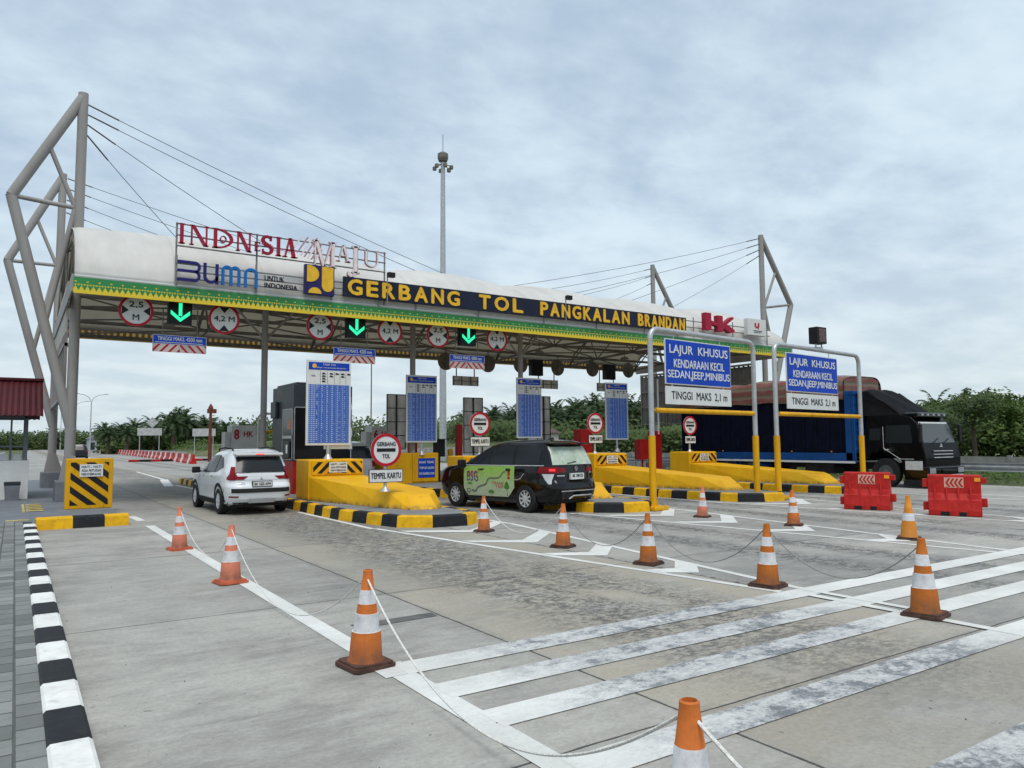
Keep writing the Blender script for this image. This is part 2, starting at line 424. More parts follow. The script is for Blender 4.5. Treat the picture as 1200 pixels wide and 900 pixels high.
cc = b.mix((hs*.6+nb*.4).ramp(.2, .9), (.13, .135, .13), (.25, .255, .245))
cc = b.mix(b.noise(.8, 4).ramp(.4, .7)*.4, cc, (.09, .10, .085)); cc = b.mix(b.noise(16, 6, .8, off=(3, 3, 3)).ramp(.52, .7)*.4, cc, (.08, .085, .08)); cc = b.mix(joint2*.7, cc, (.04, .042, .036))
b.color(cc); b.bump((hs*.5+nb*.6-joint2*1.5), .9, .012)
mb = MB(); mb.box(-9, .19, -8, 18.2, -.05, .12)
struct(mb.build('pavement', b.m))
mb = MB(); mb.box(-9, .34, 18.2, 40, -.05, .11); mb.box(.34, 2.02, 17.75, 40, -.05, .10, mi=0)
struct(mb.build('pavement_apron', M['plinth']))
# yellow hatch marks on the apron
mb = MB()
for k in range(5): mb.box(.28, .62, 21.0+k*.55, 21.28+k*.55, .1105, .1145)
mb.box(.20, .25, 20.8, 23.6, .1105, .1145)
for k in range(3): mb.box(-.6+k*.5, -.2+k*.5, 18.5, 18.72, .1105, .1145)
mb.build('painted_markings', worn('faded_yellow', (.45, .36, .12), .8, 0, .3, 6, (.16, .165, .18), .6))['kind'] = 'structure'

# black and white kerb
mb = MB(); y0 = -.66; k = 0
prof = [(.19, -.02), (.19, .125), (.205, .14), (.375, .14), (.395, .125), (.43, -.02)]
while y0 < 17.2:
    mb.prism(prof, 'y', y0, y0+.578, mi=k % 2); y0 += .58; k += 1
tag(mb.build('kerb', [M['kerb_white'], M['kerb_black']], smooth=30), 'long low kerb painted in black and white blocks beside the brick pavement', 'kerb')
mb = MB()
def ykerb_pts():
    pass
for x0, x1, mi in ((.40, 1.02, 0), (1.02, 1.58, 1), (1.58, 2.02, 0)):
    mb.prism([(17.33, -.02), (17.37, .20), (17.42, .225), (17.72, .225), (17.75, .20), (17.75, -.02)], 'x', x0, x1-.002, mi=mi)
tag(mb.build('kerb', [M['kerb_yellow'], M['kerb_black']], smooth=30), 'short kerb with yellow ends and black middle before the striped square block', 'kerb')

# ------------------------------------------------------------------ painted markings
p = Mat('worn_road_paint', .7)
x, y, z = p.xyz()
w1 = p.noise(9, 10, .85, (.8, 1.3, 1)); w2 = p.noise(1.1, 4, .6); w3 = p.noise(40, 4, .8)
path = (x-4.9).abs().ramp(2.3, 1.0)*(y-7).ramp(1, -1)
wst = p.noise(5, 9, .8, (.35, 2.4, 1), off=(1, 5, 0))
wear = (w1*.35+w3*.25+wst*.4).ramp(.42, .60)*(path*.9+.25)*w2.ramp(.22, .42)
pc = p.mix(w2.ramp(.3, .7), (.60, .595, .56), (.72, .72, .69))
pc = p.mix((wear*.8).clamp(), pc, (.27, .27, .265)); pc = p.mix(path*.35, pc, (.34, .35, .37))
sm = p.noise(2.2, 9, .85, (1, 1.2, 1), off=(3, 8, 0)).ramp(.47, .58)*(path+.08)
pc = p.mix((sm*.85).clamp(), pc, (.12, .13, .145)); pc = p.mix(w3.ramp(.6, .72)*.5, pc, (.33, .32, .30))
p.color(pc); p.bump(w3, .3, .003)
mb = MB(); h = .0045
def band(pts, lift=0.): mb.add([(a, b_, h+lift) for a, b_ in pts], [tuple(range(len(pts)))])
def line(a, b_, w, lift=0.):
    a, b_ = Vector(a), Vector(b_); t = (b_-a).normalized(); nn = Vector((-t.y, t.x))*w/2
    band([tuple(a-nn), tuple(b_-nn), tuple(b_+nn), tuple(a+nn)], lift)
line((2.35, 5.36), (2.35, 16.9), .17); line((2.35, 18.1), (2.30, 19.4), .17); line((2.36, 4.98), (2.36, 5.30), .26, .001)
line((2.37, -3), (2.37, 4.985), .18, .001)
for y0, y1, xs, xe in ((4.97, 5.27, 2.40, 46), (4.36, 4.67, 2.42, 46), (3.76, 4.05, 2.42, 46), (2.93, 3.21, 2.42, 46), (1.82, 2.09, 2.42, 46)):
    mb.add([(xs, y0, h+.002), (xe, y0+.12, h+.002), (xe, y1+.12, h+.002), (xs, y1, h+.002)], [(0, 1, 2, 3)])
for ox in (0, 4.95, 9.95):
    top = 18.0 if ox == 0 else 19.0
    sc = 1.0
    line((5.80+ox, 13.6), (5.76+ox, top), .12)
    line((5.86+ox, 13.6), (7.02+ox, 5.3), .11); line((8.46+ox, 14.4), (8.42+ox, 12.8), .11); line((8.44+ox, 12.8), (7.36+ox, 5.3), .11)
    line((8.50+ox, 14.4), (8.50+ox, 19), .1)
    for k in range(4):
        yb = 11.88-1.75*k; f = (yb-5.3)/(13.6-5.3)
        xl = 7.05+ox-1.16*f*1.0; xr = 7.40+ox+1.06*min(1, (yb+.9-5.3)/7.5)
        if xl > 7.1+ox: xl = 7.1+ox
        c0 = 7.2+ox
        band([(xl-.02, yb+(c0-xl)*.78), (c0, yb), (xr-.05, yb+(xr-c0)*.92), (xr-.03, yb+.45+(xr-c0)*.85), (c0, yb+.42), (xl-.06, yb+.30+(c0-xl)*.78)], .001)
    if ox < 9: line((7.12+ox, 5.0), (7.12+ox, 2.9), .12, .004); line((7.34+ox, 5.3), (7.34+ox, 4.0), .10, .004)
line((23.2, 19), (22.3, 5.3), .12); line((25.3, 30), (25.0, 13), .12); line((24.3, 12.5), (23.2, 5), .12)
line((28.4, 60), (28.4, -5), .14)
# far exit side
line((5.14, 32.3), (5.92, 38.7), .35); line((5.92, 38.7), (6.24, 50.8), .15); line((5.60, 29), (5.5, 33), .12); line((8.0, 110), (5.0, 65), .18)
struct(mb.build('road_markings', p.m, fix=False))
mb = MB(); mb.add([(2.62, 6.42, .004), (3.42, 6.46, .004), (3.44, 6.62, .004), (2.60, 6.60, .004)], [(0, 1, 2, 3)]); struct(mb.build('road_patch', worn('fresh_patch', (.11, .11, .105), .9, 0, .2, 5, (.2, .2, .19), .3), fix=False))

# ================================================================== TOLL ISLANDS
IX = [6.95, 11.92, 16.95, 21.7]
def stripe_sign(parent, x0, x1, z0, z1, y, mirrored=True):
    """black/yellow board with white notice; front at y"""
    mb = MB(); mb.box(x0, x1, y, y+.03, z0, z1, .006); o = mb.build('striped_panel', M['yellow'], parent)
    mb = MB()
    if mirrored: stripes(mb, x0+.03, x1-.03, z0+.03, z1-.03, y-.006, y+.002, .12, .14, 1.0, .05, xc=(x0+x1)/2)
    mb.build('stripes', M['black'], o)
    return o
def notice(parent, xc, zc, w, hh, y):
    mb = MB(); mb.box(xc-w/2, xc+w/2, y-.012, y, zc-hh/2, zc+hh/2); o = mb.build('notice_plate', M['sign_white'], parent)
    for i, t in enumerate(('HATI - HATI', 'ADA PETUGAS', 'MENYEBRANG')):
        zz = zc+hh*(.30-.30*i); text_mesh(t, xc-w*.42, xc+w*.42, zz-hh*.09, zz+hh*.09, y-.016, .004, .015, M['navy'], 'lettering', o)
    return o
yseg = .52
def island(ox, y_end, nose_right_only, head_y, wide_head, label, klabel):
    t = thing('toll_island', label, 'toll island', (ox, 0, 0), group='toll islands')
    # kerb: polygonal nose, segment colours alternate along the outline
    L = -1.10; Rr = 1.22
    pts = [(L, y_end), (L, 15.6), (L+.42, 13.55), (L+.98, 13.10), (.62, 13.02), (1.06, 13.35), (Rr, 14.2), (Rr, y_end)]
    # subdivide long runs
    out = []
    for i in range(len(pts)-1):
        a, b_ = Vector(pts[i]), Vector(pts[i+1]); n = max(1, round((b_-a).length/yseg))
        for k in range(n): out.append(a+(b_-a)*k/n)
    out.append(Vector(pts[-1]))
    cen = Vector((.06, 16.5))
    def inset(i, dd):
        a, b_, c_ = out[max(i-1, 0)], out[i], out[min(i+1, len(out)-1)]
        tt = (c_-a).normalized(); nn = Vector((-tt.y, tt.x))
        return b_+nn*dd
    mb = MB()
    rows = [[(inset(i, d_).x, inset(i, d_).y, zz) for i in range(len(out))] for d_, zz in ((0, -.02), (.03, .20), (.055, .225), (.20, .23), (.21, .14))]
    for i in range(len(out)-1):
        cidx = (i//1) % 2
        for r_ in range(4):
            mb.quad(rows[r_][i], rows[r_][i+1], rows[r_+1][i+1], rows[r_+1][i], mi=cidx)
    mb.build('kerb', [M['kerb_yellow'], M['kerb_black']], t, smooth=40)
    mb = MB(); inner = [(inset(i, .19).x, inset(i, .19).y) for i in range(len(out))]
    mb.prism(inner, 'z', .0, .222); mb.build('island_slab', M['grey_conc'], t)
    # crash wedge
    xl, xr = -.62, .95
    hy = head_y
    mb = MB()
    z1 = .82
    xl, xr = -.76, .68
    vs = [(xl, hy, .22), (xr, hy, .22), (1.10, 15.0, .22), (.70, 14.40, .22), (.12, 14.55, .22), (-.10, 15.3, .22), (-.40, 16.8, .22),
          (xl, hy, z1), (xr, hy, z1), (1.04, 15.25, .57), (.70, 14.85, .52), (.26, 14.95, .53), (-.01, 15.5, .585), (-.34, 16.9, .68)]
    n = 7
    fs = [tuple(range(n-1, -1, -1)), (7, 8, 9, 10, 11, 12, 13)]
    fs = [tuple(range(n-1, -1, -1)), (7, 8, 9, 13), (13, 9, 12), (12, 9, 11), (11, 9, 10)]+[(i, (i+1) % n, n+(i+1) % n, n+i) for i in range(n)]
    mb.add(vs, fs); w = mb.build('crash_wedge', M['wedge'], t)
    bv = w.modifiers.new('b', 'BEVEL'); bv.width = .015; bv.segments = 2; bv.limit_method = 'ANGLE'
    mb = MB()
    mb.box(xl-.02, xr+(.0), hy+.002, hy+1.0, .222, 1.24, .03)
    if wide_head: mb.box(xr-.3, xr+.55, hy+.7, hy+2.0, .222, 1.24, .03)
    mb.build('head_block', M['wedge'], t)
    o = stripe_sign(t, xl+.06, xr-.02, .86, 1.21, hy-.03)
    notice(o, (xl+xr)/2+.02, 1.04, .48, .26, hy-.037)
    return t
island(6.95, 34.5, False, 18.55, False, 'nearest toll island, yellow wedge and black and yellow kerb before the dark booth', '')
island(11.92, 36, False, 19.4, False, 'second toll island, mostly hidden behind the black minivan', '')
island(16.95, 36, False, 19.4, True, 'third toll island between the two blue height gates, yellow wedge in full view', '')
island(21.7, 36, False, 19.6, False, 'farthest toll island with yellow wedge in front of the truck', '')

# striped square block on the left apron
t = thing('striped_barrier_block', 'square yellow block with diagonal black stripes and a white notice at the left', 'barrier block', (1.55, 21.1, .1))
mb = MB(); mb.box(-.50, .52, 0, .35, 0, 1.22, .02); mb.build('block', M['yellow'], t)
mb = MB(); stripes(mb, -.40, .42, .09, 1.13, -.006, .004, .20, .20, -.82, .1); mb.build('stripes', M['black'], t)
notice(t, .04, .93, .50, .30, -.02)

# tariff boards ----------------------------------------------------
def tariff_board(x_, y_, zb, zt, w, label, curl=False):
    t = thing('tariff_board', label, 'tariff board', (x_, y_, 0), group='blue tariff boards standing on the islands')
    H = zt-zb
    mb = MB(); mb.box(-w/2, w/2, 0, .06, zb, zt, .01); mb.build('panel', M['sign_white'], t)
    mb = MB(); mb.box(-w/2+.05, w/2-.05, -.006, 0, zt-.26*H/2.25, zt-.06); h_ = mb.build('header', M['blue_sign'], t)
    mb = MB(); mb.disc((-w/2+.2, 0, zt-.16), .06, -.012, -.006, 12); mb.build('emblem', M['gold'], h_)
    text_mesh('TARIF TOL', -.18, .18, zt-.14, zt-.09, -.012, .004, 0, M['sign_white'], 'lettering', h_)
    text_mesh('BINJAI - PANGKALAN BRANDAN', -w*.28, w*.38, zt-.225, zt-.185, -.012, .004, 0, M['sign_white'], 'lettering', h_)
    # pictogram row
    mb = MB(); zr = zt-.30
    text_mesh('GOL', -w*.40, -w*.30, zr-.14, zr-.10, -.008, .004, 0, M['navy'], 'lettering', t)
    for cx, items in ((-.12, 4), (.05, 2), (.18, 1), (.31, 2), (.45, 1)):
        for k in range(items):
            q = zr-.06-.07*k; xx = cx*w
            mb.box(xx-.05, xx+.05, -.006, 0, q-.015, q+.012); mb.box(xx-.04, xx+.02, -.006, 0, q+.012, q+.028)
    for cx in (-.2, -.04, .115, .245, .38): mb.box(cx*w-.003, cx*w+.003, -.004, 0, zr-.33, zr)
    mb.build('pictograms', M['black'], t)
    zt2 = zr-.35; zb2 = zb+.06
    mb = MB(); mb.box(-w/2+.05, w/2-.05, -.006, 0, zb2, zt2); ta = mb.build('table', M['blue_table'], t)
    mb = MB(); mb.tube((0, .03, 1.2 if zb > 1.25 else zb-.3), (0, .03, zb), .045); mb.lathe([(.14, 0), (.10, .06), (.05, .14)], (0, .03, 1.22), 12); mb.build('post', M['galv'], t)
    if curl:
        mb = MB(); n = 10
        vs = []; 
        for i in range(n+1):
            zz = zb-.12+i*(H*.62)/n; bul = .10+.07*math.sin(i*.9)+.05*math.cos(i*1.7)
            vs += [(w/2-.02, .062, zz), (w/2+bul*.4, .10, zz+.03), (w/2+bul*(.8 if i < 5 else .35), .16+.04*math.sin(i), zz)]
        fs = []
        for i in range(n):
            for k in range(2): a = i*3+k; fs.append((a, a+1, a+4, a+3))
        mb.add(vs, fs); mb.box(-.1, w/2, .062, .08, zb-.10, zb+.02); mb.build('loose_banner', M['sign_white'], t, smooth=60, fix=False)
bt = Mat('blue_table', .45); x, y, z = bt.xyz(False)
wv = bt.noise(1, 2, world=False)
rows_ = ((z/.052).frac()).gt(.52); col1 = ((x+.60)/.155).frac(); hh = (((z/.052).floor()*7.7+((x+.6)/.155).floor()*3.3)._m('SINE')*43.7).frac()
col1 = col1.gt(.24)*col1.lt((hh*.3)+.55); first = x.lt(-.22)
txt = (x*90)._m('SINE').gt(-.4)*rows_*(first*(x.lt((hh*.16)-.42))+(first*-1.0+1.0)*col1)
lines = ((z/.052).frac()).lt(.12).mx((((x+.6)/.155).frac()).lt(.05))
bt.color(bt.mix((txt*.55+lines*.28).clamp(), (.012, .085, .40), (.62, .68, .76))); M['blue_table'] = bt.m
tariff_board(6.93, 19.25, 1.60, 3.86, 1.22, 'nearest blue tariff board beside the dark toll booth, its banner peeling at the right', True)
tariff_board(12.07, 24.0, 1.66, 4.06, 1.22, 'second blue tariff board from the left, above the block with a small blue notice')
tariff_board(16.76, 24.0, 1.80, 4.16, 1.18, 'third blue tariff board, rising behind the roof of the black minivan')
tariff_board(21.3, 24.0, 1.72, 4.14, 1.25, 'farthest blue tariff board, just left of the first height gate')

# round toll signs
def toll_sign(x_, y_, zb, zc, label, w2=.66, z2=-.70):
    t = thing('toll_gate_sign', label, 'road sign', (x_, y_, 0), group='round toll gate signs on the islands')
    mb = MB(); mb.tube((0, .05, zb), (0, .05, zc+.1), .035); mb.lathe([(.11, 0), (.08, .04), (.04, .10)], (0, .05, zb), 12); mb.build('post', M['galv'], t)
    mb = MB(); mb.disc((0, 0, zc), .36, 0, .02, 40); f = mb.build('disc', M['sign_white'], t)
    mb = MB(); mb.ring((0, 0, zc), .36, .295, -.008, .01, 40); mb.build('red_rim', M['sign_red'], f)
    mb = MB(); mb.box(-.22, .22, -.008, 0, zc-.04, zc+.035, .003)
    mb.build('bar', M['black'], f)
    text_mesh('GERBANG', -.22, .22, zc+.085, zc+.17, -.008, .006, .02, M['black'], 'lettering', f)
    text_mesh('TOL', -.09, .09, zc-.18, zc-.09, -.008, .006, .02, M['black'], 'lettering', f)
    zq = zc+z2+.18
    mb = MB(); mb.box(-w2/2, w2/2, 0, .02, zq-.17, zq+.12); pl = mb.build('plate', M['black'], t)
    mb = MB(); mb.box(-w2/2+.015, w2/2-.015, -.006, 0, zq-.155, zq+.105); mb.build('plate_face', M['sign_white'], pl)
    text_mesh('TEMPEL KARTU', -w2/2+.05, w2/2-.05, zq-.08, zq+.04, -.012, .006, .02, M['black'], 'lettering', pl)
toll_sign(6.78, 15.2, .60, 1.50, 'largest round toll sign, on the nearest yellow wedge above a plate on a short post', .80, -.72)
toll_sign(11.9, 19.7, 1.22, 2.22, 'round toll sign partly behind the roof of the black minivan', .70, -.70)
toll_sign(16.75, 20.0, 1.22, 2.28, 'round toll sign just right of the black minivan, before the farthest tariff board', .62, -.70)
toll_sign(21.75, 20.3, 1.22, 2.24, 'farthest round toll sign, seen under the yellow bar of the first height gate', .58, -.70)

# toll booth on island 1
t = thing('toll_booth', 'dark grey toll booth with a red base and black windows beside the white car', 'toll booth', (6.60, 21.2, .22))
mb = MB(); mb.box(0, 1.75, 0, 2.1, 0, .93, .01); mb.build('base', M['red'], t)
mb = MB(); mb.box(0, 1.75, 0, 2.1, .932, 3.12, .01); mb.build('wall', M['dark_panel'], t)
mb = MB(); mb.box(-.012, 0, .10, 1.0, .98, 2.42); w_ = mb.build('window', M['dark_glass'], t)
mb = MB()
for a in ((.08, .10), (1.0, 1.02)): mb.box(-.02, -.002, a[0], a[1], .96, 2.44)
for a in ((.96, .98), (2.42, 2.44), (1.58, 1.66)): mb.box(-.02, -.002, .08, 1.02, a[0], a[1])
mb.build('frame', M['galv'], w_)
mb = MB(); mb.box(-.016, -.012, .25, .55, 1.85, 2.12); mb.build('notice', worn('orange_notice', (.5, .2, .12), .6), w_)
mb = MB(); mb.box(-.06, -.012, .25, .75, 1.02, 1.5, .01); mb.box(-.065, -.058, .36, .50, 1.15, 1.4, mi=1); mb.build('card_reader', [M['dark_panel'], M['white']], t)
mb = MB(); mb.box(.03, 1.70, -.012, 0, .98, 2.46); w_ = mb.build('window', M['dark_glass'], t)
mb = MB()
for a in ((.01, .03), (1.08, 1.10), (1.70, 1.72)): mb.box(a[0], a[1], -.02, -.002, .96, 2.48)
for a in ((.96, .98), (2.46, 2.48)): mb.box(.01, 1.72, -.02, -.002, a[0], a[1])
mb.build('frame', M['galv'], w_)
mb = MB(); mb.box(.1, 1.6, .1, 2.0, 3.122, 3.2); mb.box(-.10, -.02, 1.5, 2.0, 2.2, 2.7, .02); mb.build('roof_cap', M['dark_panel'], t)

# lane terminal cabinets with red digits
def cabinet(x_, y_, d, label):
    t = thing('lane_cabinet', label, 'cabinet', (x_, y_, .22), group='grey lane number cabinets')
    mb = MB(); mb.box(0, .95, 0, .8, 0, 2.15, .03); mb.box(-.22, -.005, .1, .7, .1, 1.9, .02); mb.build('housing', M['white'] if 0 else M['cab'], t)
    text_mesh(d, .10, .27, 1.62, 1.98, -.012, .01, .04, M['sign_red'], 'digit', t)
    for a, b_, xx in ((0, 0, .45), (0, 0, .70)): pass
    text_mesh('HK', .45, .80, 1.72, 1.92, -.012, .01, .03, M['sign_red'], 'lettering', t)
M['cab'] = worn('cabinet_grey', (.60, .61, .60), .5, 0, .1, 3, (.2, .2, .2), .3)
cabinet(6.95, 30, '8', 'grey cabinet with a red number 8 behind the roof of the white car')
cabinet(12.55, 29.6, '6', 'grey cabinet with a red number 6 between the two nearest tariff boards')

# backs of the boards facing the other way
def board_back(x_, w, zt, zb, label):
    t = thing('sign_board', label, 'sign board', (x_, 28, 0), group='weathered backs of boards behind the islands')
    mb = MB(); mb.box(0, w, 0, .04, zb, zt); mb.build('panel', M['weather'], t)
    mb = MB(); mb.box(w/2-.03, w/2+.03, -.05, -.002, .3, zt)
    for k in range(5): zz = zb+(zt-zb)*k/4; mb.box(0, w, -.03, -.002, zz-.015, zz+.015)
    mb.box(0, .03, -.03, -.004, zb, zt); mb.box(w-.03, w, -.03, -.004, zb, zt)
    mb.build('frame', M['dark_panel'], t)
M['weather'] = worn('weathered_zinc', (.66, .65, .62), .6, 0, .25, 2.5, (.14, .11, .10), .6, streak=True)
board_back(12.5, .85, 3.62, 1.4, 'grey weathered board back left of the second tariff board')
board_back(16.07, .98, 3.58, 1.2, 'grey weathered board back behind the round toll sign by the black minivan')
board_back(19.95, .78, 3.75, 1.4, 'grey board back peeking out right of the third tariff board')

# orange block with blue notice on island 2
t = thing('information_block', 'orange yellow block with a small blue notice under the second tariff board', 'block', (11.70, 24.0, .22))
mb = MB(); mb.box(-.95, 1.02, 0, 1.1, 0, 1.07, .02); mb.box(0.0, 1.02, -.03, -.001, .06, 1.05, .01); mb.build('block', M['yellow'], t)
mb = MB(); mb.box(.22, .88, -.045, -.03, .20, .88); n_ = mb.build('notice', M['blue_sign'], t)
for i, s_ in enumerate(('MAAF TIDAK', 'TOP-UP SALDO', 'DI GARDU INI')):
    text_mesh(s_, .26, .84, .70-.2*i, .78-.2*i, -.052, .006, .02, M['sign_white'], 'lettering', n_)

# small equipment between the lanes
def post_box(x_, y_, z0, z1, w, dpt, m, label, name='card_reader_post', cat='post', sh=False):
    t = thing(name, label, cat, (x_, y_, 0))
    mb = MB(); mb.box(-w/2, w/2, 0, dpt, z0, z1, .02); mb.build('housing', m, t)
    mb = MB(); mb.tube((0, dpt/2, .2), (0, dpt/2, z0+.02), .045); mb.lathe([(.12, 0), (.12, .04), (.05, .06)], (0, dpt/2, .2), 12); mb.build('post', M['red'] if m != M['black'] else M['black'], t)
    if sh: mb = MB(); mb.box(-w/2-.02, w/2+.02, -.15, dpt, z1, z1+.03); mb.build('hood', m, t)
post_box(13.35, 25, 1.12, 1.76, .42, .2, M['black'], 'black signal box on a post left of the black minivan', 'signal_box', 'signal', True)
post_box(12.75, 26.0, .55, 2.15, .28, .3, M['red'], 'tall red cabinet behind the black signal box', 'red_cabinet', 'cabinet')
post_box(14.5, 25.5, .55, 2.35, .20, .25, M['red'], 'slim red post rising behind the roof of the black minivan', 'red_post', 'post')
post_box(19.62, 24, .45, 2.16, .60, .5, M['red'], 'wide red cabinet left of the round sign beside the farthest tariff board', 'red_cabinet', 'cabinet')
post_box(22.90, 24, .85, 1.73, .55, .4, M['red'], 'small red cabinet on a post just left of the height gate post', 'red_cabinet', 'cabinet')
t = thing('barrier_post', 'tall red barrier machine right of the first height gate post, its white arm raised', 'barrier', (23.67, 24, .1))
mb = MB(); mb.box(-.24, .24, 0, .4, 0, 2.0, .02); mb.build('housing', M['red'], t)
mb = MB(); mb.box(-.03, .04, -.06, -.02, 1.85, 4.3, .005); mb.build('barrier_arm', M['sign_white'], t)
post_box(22.2, 28, 1.3, 1.75, .28, .25, M['red'], 'small red box with a round lamp behind the second barrier lane', 'lamp_post', 'post')
# yellow bollards
for i, (x_, y_) in enumerate(((13.9, 25.3), (14.25, 25.8))):
    t = thing('bollard', ['yellow bollard left of the pair behind the black minivan bonnet', 'yellow bollard right of the pair behind the black minivan bonnet'][i], 'bollard', (x_, y_, .1), group='yellow bollards')
    mb = MB(); mb.tube((0, 0, 0), (0, 0, 1.25), .07, n=14); mb.lathe([(.07, 0), (.06, .04), (.01, .06)], (0, 0, 1.25), 14); mb.build('pole', M['yellow'], t, smooth=40)
# small gate frame by the 8 cabinet
t = thing('height_gate', 'small thin white pipe frame with a yellow bar behind the dark booth', 'height gate', (8.35, 31.5, 0))
mb = MB(); mb.path([(0, 0, 0), (0, 0, 2.75), (.1, 0, 2.9), (2.5, 0, 2.9), (2.6, 0, 2.75), (2.6, 0, 0)], .05); mb.build('frame', M['white'], t, smooth=50)
mb = MB(); mb.tube((.05, 0, 2.15), (2.55, 0, 2.15), .06); mb.build('bar', M['yellow'], t)

# ================================================================== CANOPY
X0, X1, YF, YB = 1.12, 30.2, 22.0, 32.6
ZF0, ZF1 = 5.55, 6.00
t = thing('canopy', 'long white membrane canopy over the toll lanes with a green and yellow patterned edge', 'canopy', (0, 0, 0))
mem = Mat('membrane', .6); nm = mem.noise(.5, 5, .6); ns = mem.noise(2.2, 7, .7, (1, .3, .3)); xx, yy, zz_ = mem.xyz()
seam = (((xx-1.1)/2.43).frac()-.5).abs().gt(.492)
mc = mem.mix((nm*.5+ns*.5).ramp(.35, .65), (.70, .69, .67), (.84, .84, .83)); mc = mem.mix(seam*.35, mc, (.45, .43, .4))
mc = mem.mix(mem.noise(1.4, 8, .8, (2, .4, .4), off=(4, 4, 4)).ramp(.56, .75)*.28, mc, (.36, .34, .29)); mem.color(mc)
tr = mem.nt.nodes.new('ShaderNodeBsdfTranslucent'); tr.inputs[0].default_value = (.72, .66, .54, 1)
mx_ = mem.nt.nodes.new('ShaderNodeMixShader'); mx_.inputs[0].default_value = .38
mem.nt.links.new(mem.b.outputs[0], mx_.inputs[1]); mem.nt.links.new(tr.outputs[0], mx_.inputs[2]); mem.nt.links.new(mx_.outputs[0], mem.out.inputs[0])
prof = [(22.02, 6.05), (22.12, 6.40), (22.38, 6.80), (22.85, 7.22), (23.6, 7.62), (24.6, 7.92), (26, 8.12), (27.4, 8.18), (28.8, 8.02), (30, 7.68), (31.2, 7.15), (32, 6.6), (32.5, 6.1)]
def cat(pr, n):
    P = [Vector(q) for q in pr]; out = []
    for i in range(len(P)-1):
        p0, p1, p2, p3 = P[max(i-1, 0)], P[i], P[i+1], P[min(i+2, len(P)-1)]
        for k in range(n):
            u = k/n; out.append(.5*((2*p1)+(p2-p0)*u+(2*p0-5*p1+4*p2-p3)*u*u+(3*p1-p0-3*p2+p3)*u**3))
    out.append(P[-1]); return out
pp = cat(prof, 3); nx = 144; mb = MB(); vs = []
BAY = 4.847
for i in range(nx+1):
    X_ = X0+(X1-X0)*i/nx; u = (X_-X0)/BAY
    dome = abs(math.sin(math.pi*u))**.6
    end = min(1, (X_-X0)/2.5, (X1-X_)/3.5)
    for q in pp:
        hgt = (q.y-6.05)/2.1
        lift = (.30*dome-.16-.10*min(1, max(0, (X_-12)/12)))*hgt**1.5
        drop = (1-max(0, min(1, (X1-X_)/3.0)))**2*.45*hgt
        vs.append((X_, q.x, q.y+lift-drop+(.12*hgt if X_ < X0+1 else 0)*(1-(X_-X0))))
m_ = len(pp); fs = [(i*m_+j, (i+1)*m_+j, (i+1)*m_+j+1, i*m_+j+1) for i in range(nx) for j in range(m_-1)]
mb.add(vs, fs); o = mb.build('membrane_roof', mem.m, t, smooth=60); sd = o.modifiers.new('s', 'SOLIDIFY'); sd.thickness = .02; sd.offset = -1

# patterned fascia
fm = Mat('patterned_fascia', .5); x, y, z = fm.xyz()
zz = (z-ZF0)/(ZF1-ZF0); u = (x+y)/.135
tri = (u.frac()-.5).abs()*2.0; tooth = (tri)*.28+.16
yel = zz.lt(tooth)
u2_ = (u+.5).frac()-.5; d1 = (u2_*u2_*.04/.2025*.25+(zz-.50)*(zz-.50)); u3 = (u*.5).frac()-.5; d2 = (u3*u3*.04*4/.2025*.25+(zz-.68)*(zz-.68))
dots = d1.lt(.0016).mx(d2.lt(.0019)).mx(((u.frac()-.5)*(u.frac()-.5)*.05+(zz-.50)*(zz-.50)).lt(.002))
fc = fm.mix(fm.noise(.8, 4).ramp(.3, .7), (.010, .16, .035), (.018, .23, .06)); fc = fm.mix(yel.mx(dots*.8), fc, (.68, .50, .02)); fc = fm.mix(zz.gt(.93), fc, (.30, .32, .30))
fm.color(fc)
def fascia(x0, x1, y0, y1, m=fm.m, nm='fascia'):
    mb = MB(); mb.box(x0, x1, y0, y1, ZF0, ZF1); return mb.build(nm, m, t)
fascia(X0-.02, X1+.35, YF-.06, YF-.02)
bk = Mat('fascia_back', .7); x, y, z = bk.xyz(); zz = (z-ZF0-.16)/.60; u = (x+y)/.22
u2_ = u.frac()-.5; dd = (u2_*u2_*.22*.22+(zz-.42)*(zz-.42)*.2).lt(.0035).mx(zz.lt(.08)); bk.color(bk.mix(dd, (.05, .042, .035), (.42, .26, .03)))
mb = MB(); mb.box(X0-.02, X1+.35, YB+.05, YB+.09, ZF0+.16, ZF0+.78); mb.build('rear_fascia', bk.m, t)
mb = MB(); mb.box(X0-.06, X0-.02, YF-.02, YB+.05, ZF0+.05, ZF1+.05); mb.build('side_fascia', M['grey_steel'], t); mb = MB(); mb.box(X1+.31, X1+.35, YF-.02, YB+.05, ZF0+.05, ZF1+.05); mb.build('side_fascia', M['grey_steel'], t)
